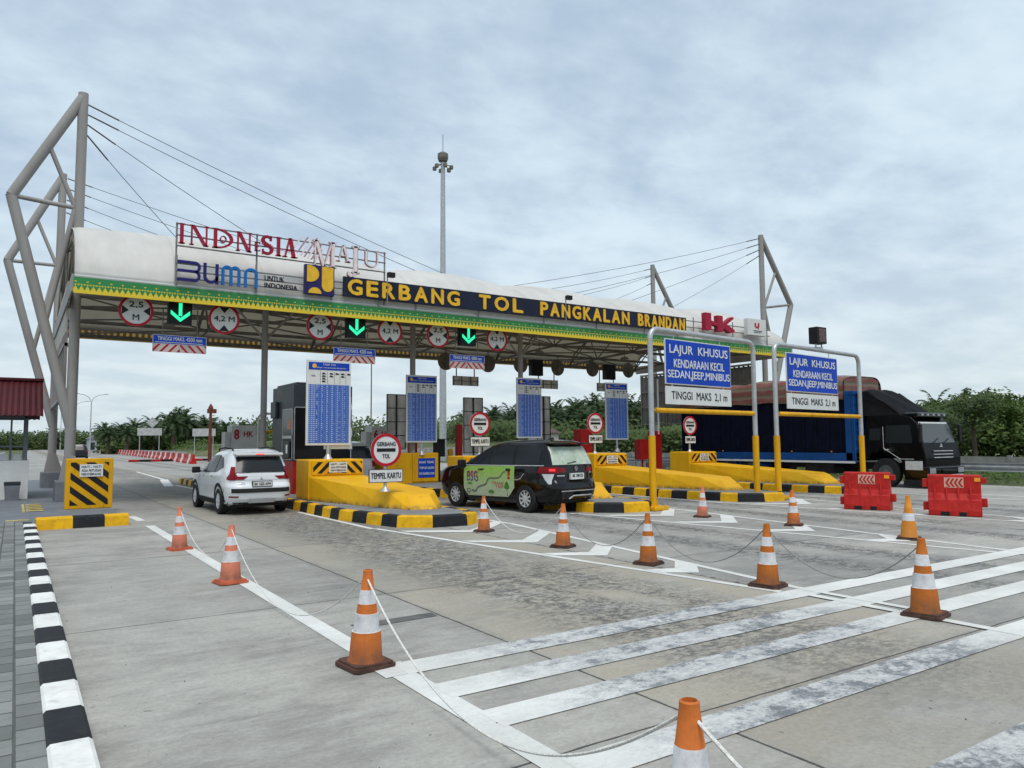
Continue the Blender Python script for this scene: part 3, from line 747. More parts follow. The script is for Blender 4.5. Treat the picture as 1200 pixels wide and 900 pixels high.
# front gutter strip, beams and trusses
mb = MB(); mb.box(X0, X1+.3, YF-.02, YF+.12, ZF1, ZF1+.05)
mb.build('gutter', M['sign_white'], t)
trs = MB()
for yy_, zz_ in ((22.35, 5.75), (24.6, 5.95), (27.3, 6.05), (30.0, 5.98), (32.4, 5.80)): trs.tube((X0, yy_, zz_), (X1, yy_, zz_), .065, n=8)
for yy_, zz_ in ((24.0, 7.35), (27.3, 7.85), (30.6, 7.1)): trs.tube((X0, yy_, zz_), (X1, yy_, zz_), .05, n=8)
trs.build('purlins', M['truss'], t, smooth=40)
nT = 6
for k in range(nT+1):
    xk = X0+.05+(X1-X0-.1)*k/nT; mb = MB()
    bot = [(22.35, 5.75), (24.6, 5.95), (27.3, 6.05), (30.0, 5.98), (32.4, 5.80)]; top = [(23.0, 7.0), (24.0, 7.45), (27.3, 7.85), (30.6, 7.15), (31.9, 6.45)]
    for a, b_ in zip(bot, bot[1:]): mb.tube((xk, *a), (xk, *b_), .05, n=6)
    for a, b_ in zip([bot[0]]+top, top+[bot[-1]]): mb.tube((xk, *a), (xk, *b_), .045, n=6)
    for a, b_ in zip(bot, top): mb.tube((xk, *a), (xk, *b_), .035, n=6)
    for a, b_ in zip(top, bot[1:]): mb.tube((xk, *a), (xk, *b_), .035, n=6)
    if k < nT:
        xn = xk+(X1-X0-.1)/nT
        s1, s2 = ((xk, xn) if k % 2 else (xn, xk))
        for (ya, za), (yb, zb_) in zip(bot, bot[1:]): mb.tube((s1, ya, za), (s2, yb, zb_), .03, n=6)
        mb.tube((s1, 24.6, 5.95), (s2, 24.0, 7.35), .03, n=6); mb.tube((s2, 27.3, 6.05), ((s1+s2)/2, 27.3, 7.85), .03, n=6); mb.tube((s1, 27.3, 6.05), ((s1+s2)/2, 27.3, 7.85), .03, n=6)
        mb.tube((s1, 30, 5.98), (s2, 30.6, 7.1), .03, n=6)
    mb.build('truss', M['truss'], t)
# canopy columns on the islands
for xk, yk in ((6.62, 24.4), (11.85, 24.3), (16.55, 24.3)):
    mb = MB(); mb.tube((xk, yk, .2), (xk, yk, 5.95), .10, n=16); mb.lathe([(.3, 0), (.3, .04), (.16, .3)], (xk, yk, .2), 16); mb.tube((xk, yk, 5.0), (xk+.9, yk, 5.95), .04); mb.tube((xk, yk, 5.0), (xk-.9, yk, 5.95), .04); mb.build('column', M['grey_steel'] if xk < 10 or xk > 20 else M['colm'] if 'colm' in M else M['truss2'] if 'truss2' in M else M['grey_steel'], t, smooth=40)
# underside lamps
for k in range(6):
    xk = 4+4.9*k; mb = MB(); mb.tube((xk, 26.0, 5.6), (xk, 26.0, 6.0), .015, n=6); mb.lathe([(.20, 0), (.17, .06), (.04, .12)], (xk, 26.0, 5.48), 14); mb.build('pendant_lamp', M['truss'], t)

# side screens
def screen(xs, y0, y1, label):
    s_ = thing('side_screen', label, 'screen wall', (xs, y0, 0))
    L = y1-y0
    mb = MB(); mb.box(-.02, .02, 0, L, 2.75, 5.45)
    n = int(L/.30)
    for k in range(n): mb.box(-.05, .05, k*.30, k*.30+.05, 2.7, 5.5)
    mb.build('louvres', M['screen'], s_)
    mb = MB()
    for z_ in (2.6, 3.6, 4.5, 5.5): mb.box(-.07, .07, 0, L, z_, z_+.09)
    for k in range(5): mb.box(-.08, .08, L*k/4-.04, L*k/4+.04, 2.5, 5.6)
    mb.build('frame', M['truss'], s_)
M['screen'] = worn('screen_grey', (.15, .145, .135), .6, 0, .15, 2, (.08, .08, .07), .4)
screen(31.3, 24.8, 33, 'grey slatted screen wall hanging under the right end of the canopy')
s_ = thing('side_screen', 'narrow slatted screen with white fabric between the left pylons', 'screen wall', (1.12, 24.9, 0))
mb = MB(); mb.prism([(0, 6.4), (8, 6.2), (8, 4.9), (3.5, 4.6), (0, 4.9)], 'x', -.02, .02); mb.build('fabric', mem.m, s_)
mb = MB()
for k in range(16): mb.box(-.04, .04, k*.5, k*.5+.06, 3.1, 4.9)
mb.box(-.06, .06, 0, 8, 3.0, 3.1); mb.box(-.06, .06, 0, 8, 4.5, 4.6, mi=0); mb.build('louvres', M['grey_steel'], s_)

# ------------------------------------------------------------------ pylons
def pylon(xc, y, sgn, H, vertex, low, label, r=.15):
    t = thing('pylon', label, 'pylon', (xc, y, 0), group='steel pylons holding the canopy cables')
    mb = MB(); mb.box(-.34, .62, -.60, .60, .08, .66, .03); mb.build('plinth', M['plinth'], t)
    mb = MB(); mb.prism([(-.24, .66), (.36, .66), (.13, 1.35), (-.13, 1.35)], 'y', -.22, .22); mb.tube((0, 0, .66), (0, 0, H), r-.01, r-.015, 20); mb.build('column', M['grey_steel'], t, smooth=40)
    vx, vz = vertex
    mb = MB(); mb.tube((0, 0, H-.12), (sgn*vx, 0, vz), r-.01, n=18); mb.lathe([(r-.01, 0), (r-.03, .02)], (sgn*vx, 0, vz), 16)
    mb.tube((sgn*vx, 0, vz), (sgn*-.02, 0, low-.25), r-.01, n=18); mb.build('boom', M['grey_steel'], t, smooth=40)
    jz = 8.5
    mb = MB(); mb.tube((sgn*vx*.97, 0, vz), (sgn*.1, 0, jz), .065, n=12); mb.tube((sgn*vx*.5, 0, (H+vz)/2), (sgn*.1, 0, jz), .065, n=12)
    f = .47; mb.tube((sgn*.1, 0, jz-.05), (sgn*(vx+(0.12-vx)*.58), 0, vz+(low-vz)*.58), .08, n=12); mb.build('brace', M['grey_steel'], t, smooth=40)
    return t
pylon(1.30, 24.6, -1, 11.95, (1.64, 8.6), 2.3, 'tallest looking steel pylon at the front left corner of the canopy')
pylon(1.17, 33.0, -1, 12.1, (1.65, 8.5), 2.5, 'rear left steel pylon seen behind the front one')
pylon(31.95, 24.6, 1, 12.3, (2.3, 8.85), 2.3, 'front right steel pylon standing behind the blue truck')
pylon(32.4, 33.0, 1, 12.5, (2.3, 8.85), 2.3, 'rear right steel pylon, only its tip above the roof')
cm = M['truss']
def cable(a, b_, label):
    a, b_ = Vector(a), Vector(b_); pts = []
    for i in range(13):
        u = i/12; q = a.lerp(b_, u); q.z -= .010*(b_-a).length*4*u*(1-u); pts.append(q)
    mb = MB(); mb.path(pts, .0105, 6); u1 = (pts[1]-pts[0]).normalized(); mb.tube(a, a+u1*.9, .024, n=8)
    tag(mb.build('stay_cable', M['cable']), label, 'cable', 'thin stay cables from the pylons to the roof')
M['cable'] = worn('cable_steel', (.12, .12, .13), .5, .5, .1, 10)
lb = ['highest', 'second', 'third', 'lowest']
for k, (zz, ex) in enumerate(((11.65, 15.0), (11.35, 13.6), (11.05, 7.9), (10.75, 4.4))):
    cable((1.40, 24.6, zz), (ex, 26.3, 8.25), lb[k]+' of the four stay cables from the front left pylon')
for k, (zz, ex) in enumerate(((11.95, 14.2), (11.55, 11.0), (11.1, 8.0), (10.6, 6.0))):
    cable((1.33, 33, zz), (ex, 28.6, 8.15), lb[k]+' of the four stay cables from the rear left pylon')
for k, (zz, ex) in enumerate(((12.1, 17.2), (11.8, 20.5), (11.5, 24), (11.2, 27))):
    cable((31.8, 24.6, zz), (ex, 26.3, 8.25), lb[k]+' of the four stay cables from the front right pylon')
for k, (zz, ex) in enumerate(((12.25, 17.5), (11.8, 20.5), (11.35, 23.4))):
    cable((32.3, 33, zz), (ex, 28.6, 8.2), lb[k]+' of the three stay cables from the rear right pylon')

# ------------------------------------------------------------------ roof signs
YS = 21.8
def frame_bars(parent, x0, x1, zs, posts, z0, z1, y=YS+.12, r=.022):
    mb = MB()
    for z_ in zs: mb.tube((x0, y, z_), (x1, y, z_), r, n=6)
    for x_ in posts: mb.tube((x_, y+.03, z0), (x_, y+.03, z1), r*1.2, n=6)
    mb.build('support_frame', M['frame_grey'], parent)
M['frame_grey'] = worn('frame_grey', (.22, .22, .22), .5, .2, .1, 5)
# serif letter kit: strokes on a unit box (w given)
def serif(ch, x0, w, z0, h_, y0, y1, st):
    """returns MB with a serif capital: heavy stems st, thin strokes st*.35"""
    mb = MB(); tn = st*.42; sf = st*.45; sh = h_*.045
    P = lambda pts: mb.prism(pts, 'y', y0, y1)
    def vstem(xa, ww=st, serifs=True, za=z0, zb=z0+h_):
        P([(xa, za), (xa+ww, za), (xa+ww, zb), (xa, zb)])
        if serifs:
            P([(xa-sf, za), (xa+ww+sf, za), (xa+ww+sf, za+sh), (xa-sf, za+sh)]); P([(xa-sf, zb-sh), (xa+ww+sf, zb-sh), (xa+ww+sf, zb), (xa-sf, zb)])
    def diag(xa, za, xb, zb, ww): P([(xa, za), (xa+ww, za), (xb+ww, zb), (xb, zb)])
    zt = z0+h_
    if ch == 'I': vstem(x0+w/2-st/2)
    elif ch == 'N':
        vstem(x0+sf, tn); vstem(x0+w-tn-sf, tn); diag(x0+sf, zt, x0+w-sf-st*1.05, z0, st*1.05)
    elif ch == 'D':
        vstem(x0+sf); n = 14; cx = x0+sf+st*.6; 
        for k in range(n):
            a0, a1 = -math.pi/2+math.pi*k/n, -math.pi/2+math.pi*(k+1)/n; rx, rz = w-sf-st*.6, h_/2; ri = rx-st; rzi = rz-tn
            P([(cx+rx*math.cos(a0), z0+h_/2+rz*math.sin(a0)), (cx+rx*math.cos(a1), z0+h_/2+rz*math.sin(a1)), (cx+ri*math.cos(a1), z0+h_/2+rzi*math.sin(a1)), (cx+ri*math.cos(a0), z0+h_/2+rzi*math.sin(a0))])
    elif ch == 'O':
        n = 20
        for k in range(n):
            a0, a1 = 2*math.pi*k/n, 2*math.pi*(k+1)/n; cx = x0+w/2; rx, rz = w/2, h_/2; ri = rx-st*.8; rzi = rz-tn
            P([(cx+rx*math.cos(a0), z0+h_/2+rz*math.sin(a0)), (cx+rx*math.cos(a1), z0+h_/2+rz*math.sin(a1)), (cx+ri*math.cos(a1), z0+h_/2+rzi*math.sin(a1)), (cx+ri*math.cos(a0), z0+h_/2+rzi*math.sin(a0))])
    elif ch == 'E':
        vstem(x0+sf); 
        for zz, ww in ((z0, w), (zt-sh*1.2, w*.95), (z0+h_*.48, w*.75)): P([(x0+sf, zz), (x0+ww, zz), (x0+ww, zz+sh*1.2), (x0+sf, zz+sh*1.2)])
        P([(x0+w-tn, z0), (x0+w, z0), (x0+w, z0+h_*.25), (x0+w-tn, z0+sh)]); P([(x0+w*.95-tn, zt), (x0+w*.95, zt), (x0+w*.95, zt-h_*.22), (x0+w*.95-tn, zt-sh)])
    elif ch == 'S':
        pts = []; n = 22
        for k in range(n+1):
            u = k/n; 
            if u < .5: a = R(40)+R(230)*(u/.5); cx, cz = x0+w/2, z0+h_*.745; rx, rz = w*.40, h_*.205
            else: a = R(90)-R(230)*((u-.5)/.5)+R(0); cx, cz = x0+w/2, z0+h_*.275; rx, rz = w*.42, h_*.225
            pts.append((cx+rx*math.cos(a), cz+rz*math.sin(a), st*(.35+.5*math.sin(math.pi*u)**.7)))
        for k in range(n):
            (xa, za, wa), (xb, zb, wb) = pts[k], pts[k+1]; dx, dz = xb-xa, zb-za; L = math.hypot(dx, dz) or 1; nx_, nz_ = -dz/L, dx/L
            P([(xa+nx_*wa/1.6, za+nz_*wa/1.6), (xb+nx_*wb/1.6, zb+nz_*wb/1.6), (xb-nx_*wb/1.6, zb-nz_*wb/1.6), (xa-nx_*wa/1.6, za-nz_*wa/1.6)])
        P([(x0+w*.86-tn, zt-h_*.26), (x0+w*.9, zt-h_*.26), (x0+w*.9, zt), (x0+w*.86-tn, zt)]); P([(x0+w*.06, z0), (x0+w*.06+tn, z0), (x0+w*.06+tn, z0+h_*.27), (x0+w*.06, z0+h_*.27)])
    elif ch == 'A':
        diag(x0+sf, z0, x0+w*.47-tn/2, zt, tn); diag(x0+w-sf-st, z0, x0+w*.45-tn/2, zt, st); P([(x0+w*.22, z0+h_*.33), (x0+w*.72, z0+h_*.33), (x0+w*.72, z0+h_*.33+tn*.8), (x0+w*.22, z0+h_*.33+tn*.8)])
        P([(x0-sf*.3, z0), (x0+sf*2+tn, z0), (x0+sf*2+tn, z0+sh), (x0-sf*.3, z0+sh)]); P([(x0+w-sf*2-st, z0), (x0+w+sf*.3, z0), (x0+w+sf*.3, z0+sh), (x0+w-sf*2-st, z0+sh)])
    elif ch == 'M':
        vstem(x0+sf, tn); vstem(x0+w-sf-st, st); diag(x0+sf, zt, x0+w*.48-st*.5, z0, st); diag(x0+w-sf-st, zt, x0+w*.48-st*.2, z0, tn)
    elif ch == 'J':
        vstem(x0+w*.55, st, True, z0+h_*.14, zt); 
        P([(x0+w*.55, z0+h_*.16), (x0+w*.55+st, z0+h_*.16), (x0+w*.55, z0+h_*.02), (x0+w*.2, z0), (x0, z0+h_*.07), (x0+w*.05, z0+h_*.17), (x0+w*.22, z0+h_*.15), (x0+w*.3, z0+h_*.05), (x0+w*.45, z0+h_*.05)])
    elif ch == 'U':
        zc_ = z0+h_*.32
        P([(x0+sf, zc_), (x0+sf+st*.8, zc_), (x0+sf+st*.8, zt), (x0+sf, zt)]); P([(x0+w-sf-tn, zc_), (x0+w-sf, zc_), (x0+w-sf, zt), (x0+w-sf-tn, zt)])
        P([(x0, zt-sh), (x0+sf*2+st*.8, zt-sh), (x0+sf*2+st*.8, zt), (x0, zt)]); P([(x0+w-2*sf-tn, zt-sh), (x0+w, zt-sh), (x0+w, zt), (x0+w-2*sf-tn, zt)])
        n = 12; xa, xb = x0+sf, x0+w-sf; cx = (xa+xb)/2; rx = (xb-xa)/2; rz = h_*.32
        for k in range(n):
            a0, a1 = math.pi+math.pi*k/n, math.pi+math.pi*(k+1)/n; w0 = st*.8+(tn-st*.8)*k/n
            P([(cx+rx*math.cos(a0), zc_+rz*math.sin(a0)), (cx+rx*math.cos(a1), zc_+rz*math.sin(a1)), (cx+(rx-w0)*math.cos(a1), zc_+(rz-tn)*math.sin(a1)), (cx+(rx-w0)*math.cos(a0), zc_+(rz-tn)*math.sin(a0))])
    return mb
t = thing('rooftop_sign', 'red and white serif rooftop lettering INDONESIA MAJU on a pipe frame', 'sign', (0, 0, 0))
frame_bars(t, 3.49, 9.72, (7.12, 7.42, 7.74), (3.51, 5.68, 7.95, 9.70), 6.05, 7.78, YS+.14)
for ch, x_, w, z_, h_, st in (('I', 3.52, .20, 7.17, .56, .085), ('N', 3.82, .50, 7.17, .56, .085), ('D', 4.42, .56, 7.17, .56, .085), ('O', 4.62, .18, 7.34, .20, .035), ('N', 5.06, .44, 7.17, .56, .085), ('E', 5.58, .16, 7.24, .26, .035),
                            ('S', 5.78, .32, 7.17, .56, .10), ('I', 6.18, .18, 7.17, .56, .085), ('A', 6.40, .42, 7.17, .58, .095)):
    serif(ch, x_, w, z_, h_, YS, YS+.10, st).build('letter', M['maroon'], t)
M['pinkwhite'] = worn('pink_white_letters', (.74, .64, .65), .5, 0, .08, 5)
M['rim'] = worn('letter_rim', (.42, .25, .27), .5, 0, .1, 5)
for ch, x_, w, z_, h_, st in (('M', 7.30, .72, 7.02, .78, .10), ('A', 8.06, .42, 7.26, .50, .065), ('J', 8.40, .36, 6.80, .98, .11), ('U', 8.94, .50, 7.20, .52, .075)):
    serif(ch, x_, w, z_, h_, YS-.012, YS+.08, st).build('letter', M['pinkwhite'], t)
    serif(ch, x_-.012, w+.024, z_-.012, h_+.024, YS+.0, YS+.095, st+.024).build('letter_rim', M['rim'], t)
for k in range(7):
    mb = MB(); xx0 = 6.70+k*.105; zz0 = 7.34-.03*k+(.0 if k > 1 else .15-.1*k)
    ln = (.36, .5, .58, .62, .60, .52, .40)[k]
    mb.prism([(xx0, zz0), (xx0+.05, zz0), (xx0+.05+ln*.62, zz0+ln), (xx0+ln*.62, zz0+ln)], 'y', YS, YS+.05); mb.build('stripe', M['pinkwhite'] if k % 2 == 0 else M['rim'], t)

t = thing('company_sign', 'blue rounded BUMN lettering with the small words UNTUK INDONESIA on the roof edge', 'sign', (0, 0, 0))
frame_bars(t, 3.5, 8.3, (6.22, 6.42, 6.62), (3.52, 5.66), 6.02, 6.85, YS+.1)
M['bumn_navy'] = worn('letters_navy', (.016, .014, .13), .45, 0, .1, 5); M['bumn_blue'] = worn('letters_blue', (.006, .13, .42), .45, 0, .1, 5)
mb = MB(); w_ = .075
def arc(mb, cx, cz, rx, rz, a0, a1, w, y0, y1, n=12):
    for k in range(n):
        p, q = a0+(a1-a0)*k/n, a0+(a1-a0)*(k+1)/n
        mb.prism([(cx+rx*math.cos(p), cz+rz*math.sin(p)), (cx+rx*math.cos(q), cz+rz*math.sin(q)), (cx+(rx-w)*math.cos(q), cz+(rz-w)*math.sin(q)), (cx+(rx-w)*math.cos(p), cz+(rz-w)*math.sin(p))], 'y', y0, y1)
zb, zt = 6.13, 6.70
for zz in (zb, zb+.25, zt-w_): mb.box(3.53, 3.98, YS, YS+.06, zz, zz+w_)
arc(mb, 3.98, zb+.1625, .15, .1625, -math.pi/2, math.pi/2, w_, YS, YS+.06); arc(mb, 3.98, zt-.1625, .15, .1625, -math.pi/2, math.pi/2, w_, YS, YS+.06)
mb.build('letter', M['bumn_navy'], t)
mb = MB(); mb.box(4.20, 4.28, YS, YS+.06, zb+.2, zt); mb.box(4.52, 4.60, YS, YS+.06, zb+.0, zt); arc(mb, 4.40, zb+.2, .20, .2, math.pi, 2*math.pi, .08, YS, YS+.058); mb.build('letter', M['bumn_navy'], t)
mb = MB()
for xx_ in (4.68, 4.90, 5.12): mb.box(xx_, xx_+.08, YS, YS+.06, zb, zt-.15)
arc(mb, 4.83, zt-.15, .15, .15, 0, math.pi, .08, YS, YS+.058); arc(mb, 5.05, zt-.15, .15, .15, 0, math.pi, .08, YS+.002, YS+.06); mb.build('letter', M['bumn_blue'], t)
mb = MB()
for xx_ in (5.30, 5.60): mb.box(xx_, xx_+.08, YS, YS+.06, zb, zt-.17)
arc(mb, 5.49, zt-.17, .19, .17, 0, math.pi, .08, YS, YS+.058); mb.build('letter', M['bumn_blue'], t)
text_mesh('UNTUK', 5.88, 6.45, 6.40, 6.54, YS, .05, .012, M['navy'], 'lettering', t)
text_mesh('INDONESIA', 5.88, 6.84, 6.19, 6.33, YS, .05, .012, M['navy'], 'lettering', t)

t = thing('emblem_sign', 'square navy and gold emblem panel on the roof edge left of the black sign', 'sign', (0, 0, 0))
mb = MB(); mb.box(7.05, 7.97, YS-.02, YS+.12, 6.13, 7.03, .008); mb.build('panel', worn('emblem_navy', (.020, .018, .10), .45), t)
mb = MB(); n = 14
mb.prism([(7.11, 6.50), (7.11, 7.00)]+[(7.20+.28*math.cos(math.pi/2-math.pi*k/n), 6.75+.25*math.sin(math.pi/2-math.pi*k/n)) for k in range(n+1)], 'y', YS-.04, YS-.02)
mb.prism([(7.16+.40*.5+.2*math.cos(math.pi*k/n), 6.16+.18*math.sin(math.pi*k/n)) for k in range(n+1)], 'y', YS-.04, YS-.02)
mb.prism([(7.93, 7.0), (7.57, 7.0)]+[(7.75+.18*math.cos(math.pi+math.pi*k/n), 6.42+.18*math.sin(math.pi+math.pi*k/n)) for k in range(n+1)], 'y', YS-.04, YS-.02)
mb.build('emblem', M['gold'], t)

t = thing('plaza_name_sign', 'long black sign on the roof edge with gold capitals GERBANG TOL PANGKALAN BRANDAN', 'sign', (0, 0, 0))
mb = MB(); mb.box(8.27, 23.28, YS, YS+.10, 6.18, 6.80, .008); mb.build('panel', M['navy'], t)
lm = MB()
words = (('GERBANG', 8.42, 12.78), ('TOL', 13.50, 15.30), ('PANGKALAN', 15.95, 20.0), ('BRANDAN', 20.35, 23.12))
words = (('GERBANG', 8.42, 12.35), ('TOL', 13.15, 14.95), ('PANGKALAN', 15.75, 20.05), ('BRANDAN', 20.55, 23.15))
wd = {'G': 1.05, 'E': .85, 'R': .95, 'B': .92, 'A': 1.05, 'N': 1.0, 'T': .85, 'O': 1.1, 'L': .8, 'P': .88, 'K': .95, 'D': 1.0}
for wtxt, xa, xb in words:
    tot = sum(wd[ch] for ch in wtxt)+.42*(len(wtxt)-1); un = (xb-xa)/tot; cx = xa
    for ch in wtxt:
        text_mesh(ch, cx, cx+wd[ch]*un, 6.26, 6.72, YS-.03, .04, .045, M['gold'], 'letter', t); cx += (wd[ch]+.42)*un
mb = MB()
for xx_ in (9.5, 10.8, 13.2, 16.0, 18.5, 21.0, 22.9): mb.tube((xx_, YS+.13, 5.98), (xx_, YS+.13, 6.8), .025, n=6)
mb.build('support_frame', M['frame_grey'], t)

t = thing('logo_sign', 'red letters HK standing on the roof edge', 'sign', (0, 0, 0))
frame_bars(t, 23.3, 28.9, (6.45, 6.72), (23.9, 26.4, 28.75), 6.02, 6.9, YS+.14)
mb = MB(); y0, y1 = YS-.10, YS+.12; zb, zt = 6.38, 7.08
mb.prism([(24.35, zb), (24.72, zb), (24.72, zb+.26), (25.12, zb+.20), (25.12, zb-.02), (25.45, zb-.02), (25.50, zb+.14), (25.95, zb-.04), (26.22, zb+.02), (26.20, zb+.12), (25.72, zb+.33), (26.15, zb+.60), (26.15, zb+.68), (26.02, zb+.68), (25.45, zb+.32), (25.45, zt-.02), (25.12, zt-.02), (25.12, zb+.36), (24.72, zb+.42), (24.72, zt+.04), (24.35, zt+.04)], 'y', y0, y1)
mb.build('letter', M['maroon'], t)
t = thing('logo_box', 'white square sign box with a small red crest at the right end of the roof', 'sign', (0, 0, 0))
mb = MB(); mb.box(27.08, 28.35, YS-.1, YS+.12, 6.36, 7.12, .02); mb.build('box', M['sign_white'], t)
mb = MB(); mb.prism([(27.55, 6.92), (27.55, 6.78), (27.66, 6.68), (27.72, 6.72), (27.80, 6.64), (27.88, 6.78), (27.88, 6.94), (27.78, 6.94), (27.76, 6.78), (27.66, 6.78), (27.65, 6.94)], 'y', YS-.11, YS-.10); mb.build('crest', M['sign_red'], t)
mb = MB(); mb.box(27.45, 28.05, YS-.11, YS-.10, 6.56, 6.59); mb.box(27.5, 28.0, YS-.11, YS-.10, 6.49, 6.515); mb.build('caption', M['navy'], t)
# small floodlights on the roof edge
for x_, l in ((9.72, 'small black floodlight at the end of the rooftop lettering frame'), (16.9, 'small black floodlight on a pole above the middle of the name sign')):
    t = thing('floodlight', l, 'floodlight', (x_, YS-.02, 6.0))
    mb = MB(); mb.tube((0, 0, 0), (0, 0, .95), .02, n=8); mb.build('pole', M['frame_grey'], t)
    mb = MB(); mb.box(-.02, .22, -.14, .02, .92, 1.08, .015); mb.build('lamp_head', M['black'], t)

# ------------------------------------------------------------------ hanging signs under the front edge
YH = 22.45
def limit_sign(xc, zc, kind, label):
    t = thing('limit_sign', label, 'road sign', (xc, YH, zc-.03), group='round width and height limit signs under the canopy'); t.scale = (.87, 1, .87)
    mb = MB(); mb.disc((0, 0, 0), .50, 0, .02, 40); d_ = mb.build('disc', M['sign_white'], t)
    mb = MB(); mb.ring((0, 0, 0), .50, .42, -.008, .012, 40); mb.build('red_rim', M['sign_red'], d_)
    mb = MB()
    if kind == 'w':
        for s_ in (-1, 1): mb = MB(); mb.prism([(s_*.40, -.14), (s_*.40, .14), (s_*.20, 0)], 'y', -.008, 0); mb.build('arrowhead', M['black'], d_)
        text_mesh('2,5', -.20, .20, .08, .28, -.008, .006, .02, M['black'], 'lettering', d_); text_mesh('M', -.09, .09, -.30, -.12, -.008, .006, .02, M['black'], 'lettering', d_)
    else:
        for s_ in (-1, 1): mb = MB(); mb.prism([(-.16, s_*.40), (.16, s_*.40), (0, s_*.20)], 'y', -.008, 0); mb.build('arrowhead', M['black'], d_)
        text_mesh('4,2 M', -.32, .33, -.10, .10, -.008, .006, .02, M['black'], 'lettering', d_)
    for q in (-.2, .2): mb = MB(); mb.tube((q, .05, .2), (q, .05, .75), .02, n=6); mb.build('hanger', M['truss'], t)
def arrow_signal(xc, zc, label):
    t = thing('lane_signal', label, 'signal', (xc, YH, zc), group='green arrow lane signals under the canopy')
    mb = MB(); mb.box(-.31, .31, 0, .25, -.34, .34, .015); mb.box(-.33, .33, -.14, -.001, .33, .36); mb.build('housing', M['black'], t)
    mb = MB(); mb.box(-.045, .045, -.02, -.003, -.10, .26); 
    mb.prism([(0, -.27), (.25, -.06), (.25, .05), (0, -.16), (-.25, .05), (-.25, -.06)], 'y', -.026, -.003); mb.build('arrow', M['green_led'], t)
    mb = MB(); mb.tube((0, .12, .3), (0, .12, .7), .03, n=8); mb.build('hanger', M['truss'], t)
def header(xc, zc, label):
    t = thing('clearance_sign', label, 'sign', (xc, YH+.05, zc), group='blue clearance signs with red striped bars')
    mb = MB(); mb.box(-.70, .70, 0, .03, -.02, .23); b_ = mb.build('panel', M['blue_sign'], t)
    mb = MB(); 
    for a in ((-.70, -.69), (.69, .70)): mb.box(a[0], a[1], -.006, 0, -.02, .23)
    mb.box(-.70, .70, -.006, 0, .22, .23); mb.box(-.70, .70, -.006, 0, -.02, -.01); mb.build('border', M['sign_white'], b_)
    text_mesh('TINGGI MAKS. 4200 mm', -.58, .58, .08, .19, -.008, .006, .01, M['sign_white'], 'lettering', b_)
    mb = MB(); mb.box(-.64, .60, -.006, 0, .02, .035); mb.build('underline', M['sign_white'], b_)
    mb = MB(); mb.box(-.70, .70, 0, .03, -.24, -.022); c_ = mb.build('striped_bar', M['pale_bar'], t)
    mb = MB(); stripes(mb, -.70, .70, -.24, -.022, -.006, 0, .07, .15, 1.1, .03, xc=0); mb.build('stripes', M['sign_red'], c_)
    for q in (-.45, .45): mb = MB(); mb.tube((q, .04, .2), (q, .04, 1.0), .018, n=6); mb.build('hanger', M['truss'], t)
M['pale_bar'] = worn('pale_bar', (.50, .43, .40), .5)
sets = [(2.62, 3.74, 4.92, 3.76, 4.46), (7.77, 8.97, 10.12, 8.93, 4.44), (11.9, 13.1, 14.28, 13.08, 4.46)]
nmx = ['first, nearest', 'second', 'third, farthest']
zs_ = [(5.33, 5.35, 5.29), (5.31, 5.35, 5.33), (5.34, 5.37, 5.36)]
for i, (a, b_, c_, h_, hz) in enumerate(sets):
    limit_sign(a, zs_[i][0], 'w', 'round red rimmed sign reading 2,5 M, left of the %s green arrow' % nmx[i])
    arrow_signal(b_, zs_[i][1], '%s lit green down arrow signal under the canopy edge, counted from the left' % nmx[i])
    limit_sign(c_, zs_[i][2], 'h', 'round red rimmed sign reading 4,2 M, right of the %s green arrow' % nmx[i])
    header(h_, hz, 'blue clearance sign with red striped bar hanging below the %s green arrow' % nmx[i])
# backs of the signs for the opposite lanes
for i, (x_, z_) in enumerate(((16.9, 5.5), (19.25, 5.5), (21.2, 5.55), (23.55, 5.52), (25.9, 5.57), (28.5, 5.62))):
    t = thing('round_sign', 'dark round sign back, %s along the rear canopy edge' % ['first from the left', 'second', 'third', 'fourth', 'fifth', 'last on the right'][i], 'road sign', (x_, 31.1, z_), group='dark sign backs along the rear canopy edge')
    t.scale = (.85, 1, .85); mb = MB(); mb.disc((0, 0, 0), .5, 0, .02, 32); mb.build('disc', M['signback'] if 'signback' in M else M['truss'], t); mb = MB(); mb.box(-.03, .03, -.03, -.002, -.45, .7); mb.box(-.4, .4, -.025, -.002, -.03, .03); mb.build('bracket', M['truss'], t)
for i, (x_, z_) in enumerate(((22.25, 5.45), (27.2, 5.45))):
    t = thing('signal_box', ['black signal box back between the third and fourth dark discs', 'black signal box back beside the last dark disc'][i], 'signal', (x_, 31.1, z_), group='black signal backs')
    mb = MB(); mb.box(-.36, .36, 0, .3, -.4, .42, .02); mb.build('housing', M['black'], t)
for i, (x_, z_) in enumerate(((18.05, 4.6), (22.9, 4.62), (27.0, 4.6))):
    t = thing('clearance_sign', ['left', 'middle', 'right'][i]+' of the three grey backs of clearance signs hanging at the rear edge', 'sign', (x_, 31.2, z_), group='grey clearance sign backs')
    mb = MB(); mb.box(-.72, .72, 0, .03, -.22, .24); mb.build('panel', M['weather'], t)
    mb = MB()
    for a in (-.70, -.25, .25, .66): mb.box(a, a+.04, -.03, -.002, -.22, .24)
    mb.box(-.72, .72, -.03, -.004, -.01, .02); mb.build('frame', M['truss'], t)
    for q in (-.5, .5): mb = MB(); mb.tube((q, .04, .2), (q, .04, 1.0), .03, n=6); mb.build('hanger', M['truss'], t)

